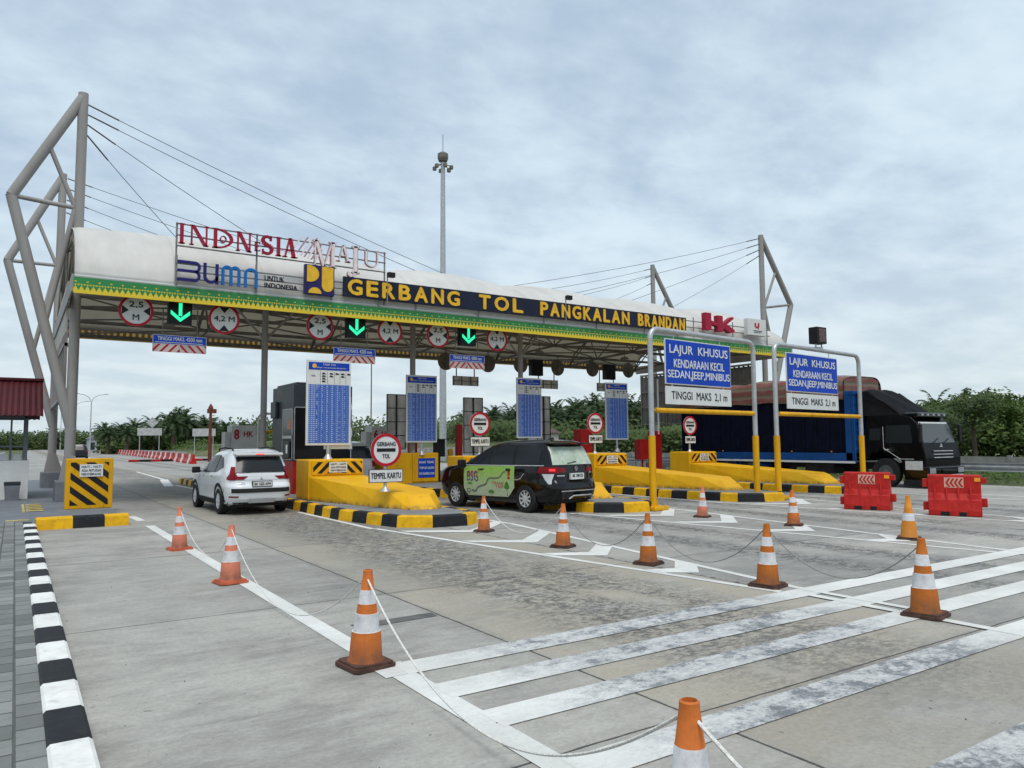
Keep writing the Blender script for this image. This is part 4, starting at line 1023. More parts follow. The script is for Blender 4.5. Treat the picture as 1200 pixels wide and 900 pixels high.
# ================================================================== HEIGHT GATES
def height_gate(xa, ya, xb, yb, sx0, sx1, lamp, label):
    w = math.hypot(xb-xa, yb-ya); rz = math.atan2(yb-ya, xb-xa)
    t = thing('height_gate', label, 'height gate', (xa, ya, 0), rz, 'blue and yellow height gates')
    H = 4.40; r = .065; zs = 1.78
    pts = [(0, 0, zs)]+[(0, 0, H-.25)]+[(.25-.25*math.cos(a), 0, H-.25+.25*math.sin(a)) for a in (R(22), R(45), R(68))]+[(.25, 0, H), (w-.25, 0, H)]+[(w-.25+.25*math.sin(a), 0, H-.25+.25*math.cos(a)) for a in (R(22), R(45), R(68))]+[(w, 0, H-.25), (w, 0, zs)]
    mb = MB(); mb.path(pts, r, 16); mb.build('pipe_frame', M['galv'], t, smooth=50)
    for x_ in (0, w):
        mb = MB(); mb.tube((x_, 0, .06), (x_, 0, zs), .085, n=18); mb.box(x_-.26, x_+.26, -.26, .26, .01, .10, .012)
        for a in (45, 135, 225, 315): mb.prism([(x_+.07*math.cos(R(a)), .10), (x_+.20*math.cos(R(a)), .10), (x_+.07*math.cos(R(a)), .30)], 'y', .07*math.sin(R(a))-.006, .07*math.sin(R(a))+.006)
        for a in (-.2, .2):
            for b_ in (-.2, .2): mb.tube((x_+a, b_, .10), (x_+a, b_, .14), .018, n=6)
        mb.build('post_base', M['yellow'], t, smooth=40)
    mb = MB(); mb.tube((.12, -.02, 2.40), (w-.12, -.02, 2.40), .062, n=16); mb.build('limit_bar', M['yellow'], t, smooth=40)
    mb = MB()
    for x_ in (.0, w-.12): mb.tube((x_, -.02, 2.40), (x_+.12, -.02, 2.40), .02, n=8)
    for x_ in (sx0+.4, sx1-.4): mb.tube((x_, 0, 4.2), (x_, 0, 4.40), .012, n=6)
    mb.build('bracket', M['galv'], t)
    zt, zb = 4.20, 3.06
    mb = MB(); mb.box(sx0, sx1, -.05, -.02, zb, zt, .004); s_ = mb.build('lane_sign', M['sign_white'], t)
    mb = MB(); mb.box(sx0+.025, sx1-.025, -.056, -.05, zb+.025, zt-.025); f_ = mb.build('sign_face', M['blue_sign'], s_)
    ww = sx1-sx0; cx = (sx0+sx1)/2
    text_mesh('LAJUR  KHUSUS', cx-ww*.44, cx+ww*.45, zb+.72, zb+1.0, -.062, .006, .012, M['sign_white'], 'lettering', s_)
    text_mesh('KENDARAAN KECIL', cx-ww*.38, cx+ww*.39, zb+.43, zb+.64, -.062, .006, .012, M['sign_white'], 'lettering', s_)
    text_mesh('SEDAN,JEEP,MINIBUS', cx-ww*.47, cx+ww*.475, zb+.11, zb+.36, -.062, .006, .012, M['sign_white'], 'lettering', s_)
    zt, zb = 3.01, 2.56
    mb = MB(); mb.box(sx0, sx1, -.05, -.02, zb, zt, .004); s_ = mb.build('limit_plate', M['sign_white'], t)
    text_mesh('TINGGI  MAKS  2,1 m', cx-ww*.42, cx+ww*.43, zb+.10, zb+.33, -.056, .006, .004, M['black'], 'lettering', s_)
    for x_ in (sx0+.3, sx1-.3): mb = MB(); mb.box(x_-.02, x_+.02, -.018, .0, 2.56, 4.2); mb.build('sign_rail', M['galv'], t)
    return t
height_gate(12.82, 13.2, 17.22, 13.65, .50, 3.25, False, 'height gate with a blue lane sign standing nearest the black minivan')
height_gate(17.95, 13.5, 23.02, 14.05, .55, 3.55, True, 'height gate with blue lane sign and a dark lamp on top, before the truck')
t = thing('signal_lamp', 'dark square signal lamp mounted on top of the right height gate', 'signal', (20.45, 13.75, 4.47))
t.scale = (.72, .8, .85)
mb = MB(); mb.box(-.33, .33, -.16, .22, .14, .74, .02); mb.build('housing', M['black'], t)
mb = MB(); mb.box(-.22, .26, -.175, -.161, .20, .68); mb.build('lens', worn('pinkish_lens', (.10, .06, .06), .4, 0, .5, 25), t)
mb = MB(); mb.tube((-.2, 0, 0), (-.2, 0, .15), .03, n=6); mb.tube((.2, 0, 0), (.2, 0, .15), .03, n=6); mb.box(-.3, .3, -.02, .02, 0, .03); mb.build('bracket', M['galv'], t)

# ================================================================== CONES
def conemat(name, c):
    m = Mat(name, .6, 0, .25); x, y, z = m.xyz(False); n = m.noise(9, 6, .7, world=False)
    w1 = z.gt(.255)*z.lt(.385); w2 = z.gt(.455)*z.lt(.555)
    oc = m.mix(n.ramp(.3, .7), mul(c, .8), mul(c, 1.1)); wc = m.mix(n.ramp(.35, .75), (.66, .66, .66), (.42, .42, .45))
    dirt = (z-.22).ramp(.03, -.16)*n.ramp(.25, .6)
    cc = m.mix(w1.mx(w2), oc, wc); cc = m.mix((dirt*.75).clamp(), cc, (.07, .045, .03))
    cc = m.mix(m.noise(14, 7, .8, (1, 1, .5), False, (4, 4, 4)).ramp(.54, .72)*.5, cc, (.14, .075, .04)); m.color(cc); m.bump(n, .15, .004); return m.m
def conemat1(name, c):
    m = Mat(name, .6); x, y, z = m.xyz(False); n = m.noise(9, 6, .7, world=False)
    oc = m.mix(n.ramp(.3, .7), mul(c, .85), mul(c, 1.1)); cc = m.mix(z.gt(.30)*z.lt(.42), oc, (.62, .62, .64)); m.color(m.mix(((z-.3).ramp(.03, -.25)*n)*.5, cc, (.16, .08, .03))); return m.m
CM = [conemat('cone_orange', (.56, .15, .028)), conemat('cone_faded', (.66, .21, .125)), conemat1('cone_amber', (.62, .22, .012)), conemat('cone_dirty', (.46, .13, .015))]
CB = [worn('cone_base_brown', (.085, .045, .035), .8, 0, .3, 9), worn('cone_base_orange', (.50, .12, .06), .7, 0, .2, 9)]
def cone(x_, y_, mi, bi, rz, label, sc=1., tilt=(0, 0)):
    t = thing('traffic_cone', label, 'traffic cone', (x_, y_, .005), rz, 'traffic cones roping off the lanes')
    t.rotation_euler = (tilt[0], tilt[1], rz); t.scale = (sc, sc, sc)
    mb = MB(); mb.lathe([(.140, .035), (.136, .05), (.122, .07), (.108, .255), (.101, .257), (.097, .257), (.085, .383), (.078, .385), (.068, .455), (.065, .457), (.052, .555), (.050, .557), (.036, .665), (.034, .695), (.026, .70), (.022, .66)], n=28)
    mb.v = [(a*(1 if i else 1), b_, c_) for i, (a, b_, c_) in enumerate(mb.v)]
    mb.build('cone_body', CM[mi], t, smooth=40)
    mb = MB(); 
    pts = [(-.172, -.145), (-.145, -.172), (.145, -.172), (.172, -.145), (.172, .145), (.145, .172), (-.145, .172), (-.172, .145)]
    mb.prism(pts, 'z', .0, .025); mb.prism([(a*.9, b_*.9) for a, b_ in pts], 'z', .0251, .042); mb.build('cone_base', CB[bi], t)
    return t
cones = [(2.22, 12.83, 1, 1, .2, 'faded red cone nearest the white car, first of the left rope line', .94),
         (2.20, 9.41, 1, 1, .15, 'faded red cone on the painted line, second from the far end', .97),
         (2.23, 5.35, 0, 0, .12, 'orange cone standing where the painted line meets the crossing stripes', 1.0),
         (2.02, 1.93, 0, 0, .3, 'closest cone, cut off by the bottom edge of the picture', 1.05),
         (7.30, 11.96, 0, 0, .5, 'orange cone in front of the side door of the black minivan', .92),
         (7.24, 9.48, 0, 0, .45, 'orange cone directly behind the rear bumper of the black minivan', .96),
         (7.17, 7.50, 3, 0, .3, 'dirty orange cone in the middle of the picture between two white arrowheads', .96),
         (7.17, 5.58, 3, 0, .2, 'orange cone with a wide brown base where the second rope line reaches the crossing', 1.0),
         (7.16, 3.81, 3, 0, .2, 'big orange cone standing on the crossing stripes at the right', 1.02),
         (12.48, 11.36, 1, 0, .4, 'small faded pink cone beside the first height gate', .93),
         (12.62, 9.17, 0, 0, .5, 'small orange cone before the second height gate post', .97),
         (12.40, 6.81, 2, 0, .4, 'amber cone with a single white band near the red barriers', 1.02),
         (12.40, 4.55, 0, 0, .4, 'cone just cut off by the right edge of the picture', 1.0)]
for i, c_ in enumerate(cones[:-1]): cone(*c_[:6], sc=c_[6], tilt=(R([.8, -1.5, .5, .8, -1.2, 1.4, -.6, 1.1, -.8, 2.2, -1.5, 1][i]), R([-1.6, .8, 1, -.6, 1.5, -1, .9, -.7, .6, -1.2, 1.3, -1][i])))
# base only of the cone at the right edge
cone(*cones[-1][:6], sc=cones[-1][6])
def rope(a, b_, sag, label, r=.0055, cut=None):
    a, b_ = Vector(a), Vector(b_); pts = []
    n = 40
    for i in range(n+1):
        u = i/n; q = a.lerp(b_, u); q.z = max(.012, q.z-sag*4*u*(1-u)); q.x += .05*math.sin(math.pi*u)*math.sin(5*a.y); pts.append(q)
    mb = MB(); mb.path(pts, r, 6)
    tag(mb.build('rope', M['rope'] if a.x < 7 or a.y > 11 else M['rope_grey'], smooth=60), label, 'rope', 'thin ropes strung between the cones')
zc = .67
rope((2.22, 12.83, .62), (2.20, 9.41, .64), .50, 'white rope between the two faded red cones')
rope((2.20, 9.41, .64), (2.23, 5.35, .66), .60, 'white rope sagging between the second faded cone and the orange cone')
rope((2.23, 5.35, .66), (2.02, 1.93, .70), .60, 'white rope sagging over the crossing stripes to the closest cone', .0075)
rope((2.02, 1.93, .70), (1.9, -.9, .6), .35, 'rope running from the closest cone out of the bottom of the picture', .0075)
rope((7.30, 11.96, .61), (7.24, 9.48, .64), .52, 'white rope hanging in front of the rear wheel of the black minivan')
rope((7.24, 9.48, .64), (7.17, 7.5, .64), .5, 'rope between the cone behind the minivan and the middle cone')
rope((7.17, 7.5, .64), (7.17, 5.58, .67), .5, 'rope between the middle cone and the wide based orange cone')
rope((7.17, 5.58, .67), (7.16, 3.81, .68), .45, 'rope between the two biggest cones at the right')

# ================================================================== WATER BARRIERS (near)
wm = Mat('red_plastic', .5, 0, .25); nn = wm.noise(6, 6, .7, world=False); wm.color(wm.mix(nn.ramp(.3, .7), (.36, .010, .008), (.50, .020, .014)))
M['red_plastic'] = wm.m
def water_barrier(x_, y_, rz, label):
    t = thing('water_barrier', label, 'water barrier', (x_, y_, 0), rz, 'red water filled barriers')
    prof = [(-.24, .0), (-.24, .10), (-.20, .34), (-.11, .48), (-.10, .85), (-.08, .88), (.08, .88), (.10, .85), (.11, .48), (.20, .34), (.24, .10), (.24, .0)]
    L = .60
    mb = MB(); mb.prism(prof, 'x', -L, L)
    t.scale = (.83, .95, 1)
    b_ = mb.build('body', M['red_plastic'], t); bv = b_.modifiers.new('b', 'BEVEL'); bv.width = .015; bv.segments = 2; bv.limit_method = 'ANGLE'
    mb = MB()
    for k in range(4):
        x0 = -.46+k*.27
        mb.prism([(-.245, .11), (-.10, .50), (-.10, .62), (-.135, .62), (-.205, .35)], 'x', x0, x0+.04)
    for x0 in (-.58, .30): mb.prism([(-.25, .02), (-.25, .12), (-.16, .46), (-.12, .46), (-.12, .02)], 'x', x0, x0+.28)
    mb.build('rib', M['red_plastic'], t)
    mb = MB(); mb.box(-.32, -.12, -.255, -.1, -.01, .09); mb.box(.10, .26, -.255, -.1, -.01, .09); mb.build('foot_slot', M['black'], t)
    for s_ in (-1, 1):
        for (h0, h1, dd) in (((.60, .78, .07), (.10, .28, .09)) if s_ < 0 else ((.70, .82, .07), (.20, .38, .09))):
            mb = MB(); mb.box(s_*.65-.075, s_*.65+.075, -dd, dd, h0, h1, .01); mb.build('hinge_lug', M['red_plastic'], t)
    mb = MB(); mb.box(-.22, .22, -.112, -.101, .60, .82); p_ = mb.build('arrow_sticker', worn('sticker_pale', (.62, .36, .28), .5), t)
    mb = MB()
    for k in range(4):
        x0 = -.19+k*.095
        mb.prism([(x0, .71), (x0+.07, .80), (x0+.115, .80), (x0+.045, .71), (x0+.115, .62), (x0+.07, .62)], 'y', -.118, -.112)
    mb.build('arrows', M['red_plastic'], p_)
    mb = MB(); mb.box(.46, .59, -.112, -.101, .74, .82); mb.build('reflector', worn('amber_reflector', (.8, .3, .02), .4), t)
    return t
# faces of the barriers look towards -X/-Y
water_barrier(16.95, 10.25, R(-68), 'red water barrier with white arrows standing left of the other, before the truck wheel')
water_barrier(17.05, 8.32, R(-66), 'red water barrier with white arrows under the front of the truck')
water_barrier(17.3, 6.35, R(-66), 'red water barrier cut off by the right edge of the picture')

# ================================================================== CARS
def superx(w, h_, p): return lambda yc, y: w*(max(0, 1-abs((y-yc)/h_)**p))**(1/p)
class Body:
    def __init__(s, levels, p=6.):
        # levels: z, yr, yf, w, p
        s.lv = levels
    def at(s, z):
        L = s.lv
        if z <= L[0][0]: return L[0][1:]
        for a, b_ in zip(L, L[1:]):
            if z <= b_[0]:
                u = (z-a[0])/(b_[0]-a[0]); return tuple(a[i]+(b_[i]-a[i])*u for i in range(1, 5))
        return L[-1][1:]
    def side(s, y, z):
        yr, yf, w, p = s.at(z); yc, h_ = (yr+yf)/2, (yf-yr)/2
        return w*max(0, 1-abs((y-yc)/h_)**p)**(1/p)
    def rear(s, x_, z):
        yr, yf, w, p = s.at(z); yc, h_ = (yr+yf)/2, (yf-yr)/2
        return yc-h_*max(0, 1-min(1, abs(x_/w))**p)**(1/p)
    def front(s, x_, z): yr, yf, w, p = s.at(z); return (yr+yf)-s.rear(x_, z)
    def mesh(s, zs, n=72):
        mb = MB(); vs = []
        for z in zs:
            yr, yf, w, p = s.at(z); yc, h_ = (yr+yf)/2, (yf-yr)/2
            for k in range(n):
                a = 2*math.pi*k/n; c_, s_ = math.cos(a), math.sin(a)
                # even spread on the superellipse
                rr = (abs(c_)**p+abs(s_)**p)**(-1/p) if True else 1
                vs.append((w*c_*rr, yc+h_*s_*rr, z))
        fs = []
        for i in range(len(zs)-1):
            for k in range(n): a, b_ = i*n+k, i*n+(k+1) % n; fs.append((a, b_, b_+n, a+n))
        fs += [tuple(range(n-1, -1, -1)), tuple((len(zs)-1)*n+k for k in range(n))]
        mb.add(vs, fs); return mb
def boolean_cut(o, cutter_mb):
    c_ = cutter_mb.build('cutter', []); md = o.modifiers.new('c', 'BOOLEAN'); md.operation = 'DIFFERENCE'; md.object = c_; md.solver = 'EXACT'
    bpy.context.view_layer.update()
    dg = bpy.context.evaluated_depsgraph_get(); me = bpy.data.meshes.new_from_object(o.evaluated_get(dg)); o.modifiers.clear()
    old = o.data; o.data = me; bpy.data.objects.remove(c_)
    for p_ in me.polygons: p_.use_smooth = True
    try: me.set_sharp_from_angle(angle=R(40))
    except Exception: pass
def grid_patch(fn, us, vs_):
    mb = MB(); P = [[fn(u, v) for v in vs_] for u in us]; n = len(vs_)
    vv = [q for r_ in P for q in r_]; mb.add(vv, [(i*n+j, (i+1)*n+j, (i+1)*n+j+1, i*n+j+1) for i in range(len(us)-1) for j in range(n-1)]); return mb
def lin(a, b_, n): return [a+(b_-a)*i/n for i in range(n+1)]
def side_patch(bd, sgn, top, bot, n=14, off=.006):
    """region between polylines bot and top given as y->z lists; sgn side"""
    def ev(pl, y):
        for (a, za), (b_, zb) in zip(pl, pl[1:]):
            if y <= b_+1e-9: return za+(zb-za)*(y-a)/(b_-a)
        return pl[-1][1]
    y0, y1 = bot[0][0], bot[-1][0]
    return grid_patch(lambda u, v: (sgn*(bd.side(u, ev(bot, u)+(ev(top, u)-ev(bot, u))*v)+off), u, ev(bot, u)+(ev(top, u)-ev(bot, u))*v), lin(y0, y1, n), lin(0, 1, 5))
def rear_patch(bd, zt, zb, wt, wb, off=.006, x0=None, x1=None, fr=False):
    def f(u, v):
        z = zb+(zt-zb)*v; w = wb+(wt-wb)*v; x_ = w*u if x0 is None else (x0[0]+(x0[1]-x0[0])*v)+((x1[0]+(x1[1]-x1[0])*v)-(x0[0]+(x0[1]-x0[0])*v))*(u+1)/2
        return (x_, (bd.front(x_, z)+off) if fr else (bd.rear(x_, z)-off), z)
    return grid_patch(f, lin(-1, 1, 14), lin(0, 1, 5))
def wheel(parent, x_, y_, sgn, r, spokes=8, w=.22):
    wh = MB(); o = sgn
    wh.lathe([(r*.60, -w/2), (r*.60, w/2-.03), (r*.66, w/2-.012), (r*.93, w/2), (r, w/2-.03), (r, -w/2+.03), (r*.93, -w/2), (r*.60, -w/2)] if 1 else [(r*.60, -w/2), (r*.93, -w/2), (r, -w/2+.03), (r, w/2-.03), (r*.93, w/2), (r*.66, w/2), (r*.62, w/2-.02)][::sgn], n=40, axis='x', cap=False)
    ob = obj('wheel', None, parent); ob.location = (x_, y_, r)
    t_ = wh.build('tyre', M['rubber'], ob, smooth=35)
    mb = MB(); mb.ring((0, 0, 0), r*.64, r*.56, w/2-.05, w/2-.005, 40)
    for k in range(spokes):
        a = 2*math.pi*k/spokes; c_, s_ = math.cos(a), math.sin(a); q = .030 if k % 2 else .026
        p0 = (c_*.05, s_*.05); p1 = (c_*r*.6, s_*r*.6); q = .4*r/spokes*1.6; nx_, nz_ = -s_*q, c_*q
        mb.prism([(p0[0]-nx_, p0[1]-nz_), (p1[0]-nx_*.8, p1[1]-nz_*.8), (p1[0]+nx_*.8, p1[1]+nz_*.8), (p0[0]+nx_, p0[1]+nz_)], 'y', w/2-.045, w/2-.012)
    mb.disc((0, 0, 0), .06, w/2-.05, w/2-.006, 16)
    mb.disc((0, 0, 0), r*.57, w/2-.09, w/2-.07, 32, mi=1)
    mb.v = [(b_*sgn, a, c_) for a, b_, c_ in mb.v]
    mb.build('rim', [M['alloy'], M['black']], ob)
    return ob
def arch_ring(parent, bd, sgn, yc, zc_, r, w, m, name='wheel_arch'):
    mb = MB(); n = 18; vs = []
    for k in range(n+1):
        a = math.pi*(-.06+1.12*k/n)
        for rr in (r, r+w):
            y_, z_ = yc+rr*math.cos(a), zc_+rr*math.sin(a); z_ = max(z_, .24)
            vs.append((sgn*(bd.side(y_, z_)+.012), y_, z_)); vs.append((sgn*(bd.side(y_, z_)-.03), y_, z_))
    fs = []
    for k in range(n):
        a = 4*k; b_ = a+4
        fs += [(a, a+2, b_+2, b_), (a, b_, b_+1, a+1), (a+2, a+3, b_+3, b_+2)]
    mb.add(vs, fs); mb.build(name, m, parent, smooth=40, fix=False)

def cut_wheels(o, ys, r, w=.95):
    mb = MB()
    for y_ in ys:
        for s_ in (-1, 1): mb.tube((s_*(w-.36), y_, r), (s_*(w+.3), y_, r), r+.045, n=32)
    boolean_cut(o, mb)

# ---- white crossover, seen from behind; rear bumper at y=0, front at y=4.5
lv = [(.22, .32, 4.25, .80, 5), (.30, .10, 4.42, .855, 6), (.42, .03, 4.50, .875, 6.5), (.60, .0, 4.53, .89, 7), (.74, .02, 4.53, .90, 7), (.82, .10, 4.50, .90, 7), (.95, .12, 4.44, .895, 7), (1.02, .13, 4.30, .888, 7), (1.06, .14, 3.7, .88, 6.5), (1.10, .16, 3.45, .865, 6.5),
      (1.28, .26, 3.08, .80, 6), (1.45, .38, 2.75, .735, 6), (1.56, .46, 2.5, .69, 5.5), (1.62, .42, 2.25, .655, 5), (1.67, .55, 1.95, .56, 4), (1.695, .80, 1.7, .40, 3.5), (1.70, 1.0, 1.5, .2, 3)]
bd = Body(lv)
t = thing('parked_car', 'white crossover car seen from behind at the dark toll booth', 'car', (4.86, 17.88, 0), R(1.0)); t.scale = (.885, .90, .90)
zs = sorted(set([l[0] for l in lv]+lin(.22, 1.62, 26)))
o = bd.mesh(zs).build('body', M['car_white'], t, smooth=40); cut_wheels(o, (.96, 3.72), .345, .9)
for s_ in (-1, 1):
    for y_ in (.96, 3.72): wheel(t, s_*.785, y_, s_, .345); arch_ring(t, bd, s_, y_, .345, .385, .09, M['rubber'])
for s_ in (-1, 1):
    side_patch(bd, s_, [(.75, 1.25), (1.05, 1.47), (1.6, 1.545), (2.3, 1.52), (2.75, 1.37), (3.22, 1.14)], [(.75, 1.22), (1.3, 1.09), (2.2, 1.06), (3.22, 1.07)], 20).build('side_window', M['glass'], t, smooth=60, fix=False)
    g_ = MB()
    for y_ in (1.42, 2.42): side_patch(bd, s_, [(y_, 1.545), (y_+.06, 1.545)], [(y_, 1.08), (y_+.06, 1.08)], 2, .009).build('window_pillar', M['black'], t, fix=False)
    side_patch(bd, s_, [(1.42, .38), (3.26, .38)], [(1.42, .23), (3.26, .23)], 8, .012).build('side_cladding', M['rubber'], t, fix=False)
    for y_ in (1.6, 2.55):
        mb = MB(); mb.box(s_*bd.side(y_, .96)-.01, s_*bd.side(y_, .96)+.02*s_+.01, y_, y_+.17, .955, .98, .004); mb.build('door_handle', M['chrome'], t)
    for y_ in (1.40, 2.40, 3.15):
        side_patch(bd, s_, [(y_, 1.06), (y_+.008, 1.06)], [(y_, .40), (y_+.008, .40)], 2, .002).build('door_seam', M['black'], t, fix=False)
    # mirror
    mb = MB(); mb.box(s_*1.0-.12, s_*1.0+.10, 3.02, 3.16, 1.02, 1.20, .04); mb.tube((s_*.84, 3.1, 1.06), (s_*.95, 3.1, 1.08), .025); mb.build('mirror', M['black'], t, smooth=50)
    mb = MB(); mb.path([(s_*.56, .75, 1.64), (s_*.57, .85, 1.70), (s_*.57, 1.6, 1.735), (s_*.555, 2.3, 1.70), (s_*.54, 2.4, 1.64)], .022, 8); mb.build('roof_rail', M['rubber'], t, smooth=50)
    # tail lights: upright + arm
    mb = grid_patch(lambda u, v: (s_*(.70+u*(.135-.05*v)-.06*v), bd.rear(.70+u*(.135-.05*v)-.06*v, .915+.33*v)-.030, .915+.33*v), lin(0, 1, 6), lin(0, 1, 6)); lp = mb.build('tail_light', M['tail_lit2'] if 'tail_lit2' in M else M['tail'], t, smooth=60, fix=False)
    rear_patch(bd, 1.00, .915, 0, 0, .010, (s_*.46, s_*.34), (s_*.70, s_*.70)).build('tail_light', M['tail'], t, smooth=60, fix=False)
    side_patch(bd, s_, [(.15, 1.18), (.24, 1.10), (.36, .97)], [(.15, .90), (.24, .90), (.36, .93)], 6, .010).build('tail_light', M['tail'], t, smooth=60, fix=False)
    rear_patch(bd, .50, .46, 0, 0, .014, (s_*.60, s_*.60), (s_*.80, s_*.80)).build('reflector', M['tail'], t, fix=False)
rear_patch(bd, 1.50, 1.10, .58, .66, .026).build('rear_window', M['glass'], t, smooth=60, fix=False)
mb = MB(); mb.box(-.62, .62, .27, .62, 1.53, 1.60, .025); mb.build('spoiler', M['car_white'], t, smooth=50)
mb = MB(); mb.box(-.11, .11, .255, .27, 1.55, 1.575); mb.build('brake_light', M['tail_lit'], t)
rear_patch(bd, .69, .58, .87, .87, .014).build('bumper_strip', M['rubber'], t, smooth=60, fix=False)
rear_patch(bd, .335, .225, .80, .76, .012).build('lower_bumper', M['rubber'], t, smooth=60, fix=False)
rear_patch(bd, .43, .31, .34, .34, .020).build('skid_plate', M['alloy'], t, smooth=60, fix=False)
mb = MB(); mb.box(-.26, .26, .0, .075, .725, .875, .004); pl = mb.build('number_plate', M['black'], t)
mb = MB(); mb.box(-.24, .24, -.006, -.001, .742, .858); mb.build('plate_face', M['sign_white'], pl); text_mesh('BK 1605 AFM', -.21, .21, .765, .835, -.012, .004, .01, M['black'], 'lettering', pl)
mb = MB(); 
for a in (0, 120, 240): mb.prism([(.0+.0*math.cos(R(a)), .94), (.022*math.cos(R(a+60)), .94+.022*math.sin(R(a+60))), (.045*math.cos(R(a+90)), .94+.045*math.sin(R(a+90))), (.022*math.cos(R(a+120)), .94+.022*math.sin(R(a+120)))], 'y', .10, .125)
mb.build('emblem', M['chrome'], t)
rear_patch(bd, .84, .80, 0, 0, .008, (-.62, -.62), (-.42, -.42)).build('badge', M['chrome'], t, fix=False)
rear_patch(bd, .905, .90, .72, .72, .010).build('tailgate_seam', M['black'], t, fix=False)
mb = MB(); mb.box(-.7, .7, .4, 4.1, .20, .30); mb.build('underbody', M['black'], t)

# ---- black minivan, rear at y=0, length 4.7
lv = [(.22, .34, 4.45, .80, 5), (.30, .12, 4.60, .86, 6), (.42, .03, 4.68, .885, 6.5), (.60, .0, 4.70, .90, 7), (.72, .03, 4.70, .905, 7), (.82, .10, 4.68, .905, 7), (1.0, .11, 4.60, .90, 7), (1.08, .12, 4.35, .895, 7), (1.14, .13, 3.85, .885, 7), (1.18, .145, 3.6, .875, 7),
      (1.35, .21, 3.25, .83, 6.5), (1.52, .29, 2.9, .78, 6.5), (1.65, .37, 2.6, .73, 6), (1.715, .36, 2.35, .69, 5), (1.76, .50, 2.1, .60, 4), (1.785, .8, 1.8, .42, 3.5), (1.79, 1.1, 1.6, .2, 3)]
bd = Body(lv)
t = thing('parked_car', 'black minivan with green map artwork on its doors, seen from behind left', 'car', (10.97, 13.72, 0), R(10.0)); t.scale = (.93, .93, .95)
zs = sorted(set([l[0] for l in lv]+lin(.22, 1.71, 28)))
WB = (1.02, 3.77)
o = bd.mesh(zs).build('body', M['car_black'], t, smooth=40); cut_wheels(o, WB, .345, .9)
for s_ in (-1, 1):
    for y_ in WB: wheel(t, s_*.80, y_, s_, .345, 9)
    side_patch(bd, s_, [(.55, 1.55), (1.0, 1.62), (1.9, 1.64), (2.5, 1.58), (2.95, 1.42), (3.5, 1.20)], [(.55, 1.23), (2.0, 1.17), (3.5, 1.15)], 22).build('side_window', M['glass'], t, smooth=60, fix=False)
    for y_ in (1.42, 2.38): side_patch(bd, s_, [(y_, 1.64), (y_+.07, 1.64)], [(y_, 1.18), (y_+.07, 1.18)], 2, .009).build('window_pillar', M['black'], t, fix=False)
    side_patch(bd, s_, [(.40, 1.17), (2.0, 1.155), (3.5, 1.145)], [(.40, 1.155), (2.0, 1.14), (3.5, 1.13)], 10, .012).build('window_trim', M['alloy'], t, fix=False)
    for y_ in (1.55, 2.62):
        mb = MB(); xs_ = s_*(bd.side(y_, 1.03)+.012); mb.box(xs_-.012, xs_+.012, y_, y_+.17, 1.015, 1.045, .004); mb.build('door_handle', M['black'], t)
    mb = MB(); mb.box(s_*1.0-.12, s_*1.0+.10, 3.30, 3.44, 1.10, 1.28, .04); mb.tube((s_*.86, 3.38, 1.12), (s_*.95, 3.38, 1.14), .025); mb.build('mirror', M['black'], t, smooth=50)
    rear_patch(bd, 1.10, 1.00, 0, 0, .012, (s_*.38, s_*.40), (s_*.60, s_*.60)).build('tail_light', M['tail'], t, smooth=60, fix=False)
    rear_patch(bd, 1.13, .98, 0, 0, .013, (s_*.61, s_*.61), (s_*.88, s_*.865)).build('tail_light', M['tail'], t, smooth=60, fix=False)
    if s_ < 0: rear_patch(bd, 1.085, 1.03, 0, 0, .018, (-.83, -.83), (-.70, -.70)).build('lit_lamp', M['tail_lit'], t, fix=False)
    side_patch(bd, s_, [(.14, 1.13), (.42, 1.10)], [(.14, .97), (.42, 1.03)], 6, .010).build('tail_light', M['tail'], t, smooth=60, fix=False)
    rear_patch(bd, .96, .72, 0, 0, .012, (s_*.80, s_*.72), (s_*.83, s_*.86)).build('corner_lens', M['alloy'], t, smooth=60, fix=False)
# map artwork on the doors (left side)
art = Mat('door_map_artwork', .4); x, y, z = art.xyz(False)
an = art.noise(4, 3, .5, world=False); ag = art.mix((z-.75).ramp(-.35, .35), (.46, .52, .36), (.26, .46, .075)); ag = art.mix(art.noise(9, 4, .6, world=False, off=(2, 2, 2)).ramp(.55, .62)*.35, ag, (.16, .30, .06))
ln = (art.noise(16, 2, .5, world=False, off=(7, 1, 1))-.5).abs().lt(.012); ag = art.mix(ln*.4, ag, (.14, .18, .08)); art.color(ag)
# doors: front door and rear door edges y 1.45 -> 3.42
bot = [(1.45, .44), (1.62, .42), (1.75, .40), (3.3, .40), (3.40, .46)]; top = [(1.45, 1.12), (1.75, 1.13), (3.3, 1.13), (3.40, 1.10)]
d_ = side_patch(bd, -1, [(1.40, 1.14), (3.3, 1.12), (3.40, 1.04)], [(1.40, .60), (1.50, .50), (1.62, .36), (3.25, .34), (3.40, .52)], 24, .007).build('door_artwork', art.m, t, smooth=60, fix=False)
def on_side(mb_pts, off=.010, sgn=-1): return [(sgn*(bd.side(y_, z_)+off), y_, z_) for y_, z_ in mb_pts]
def ribbon(pts, w, m, nm):
    mb = MB(); L = []
    for i, (y_, z_) in enumerate(pts):
        a = pts[max(i-1, 0)]; b_ = pts[min(i+1, len(pts)-1)]; dy, dz = b_[0]-a[0], b_[1]-a[1]; l = math.hypot(dy, dz); ny, nz = -dz/l*w/2, dy/l*w/2
        L += on_side([(y_+ny, z_+nz), (y_-ny, z_-nz)])
    mb.add(L, [(2*i, 2*i+1, 2*i+3, 2*i+2) for i in range(len(pts)-1)]); mb.build(nm, m, d_, fix=False)
def ypos(u): return 3.40-u*2.0           # u 0 front .. 1 rear
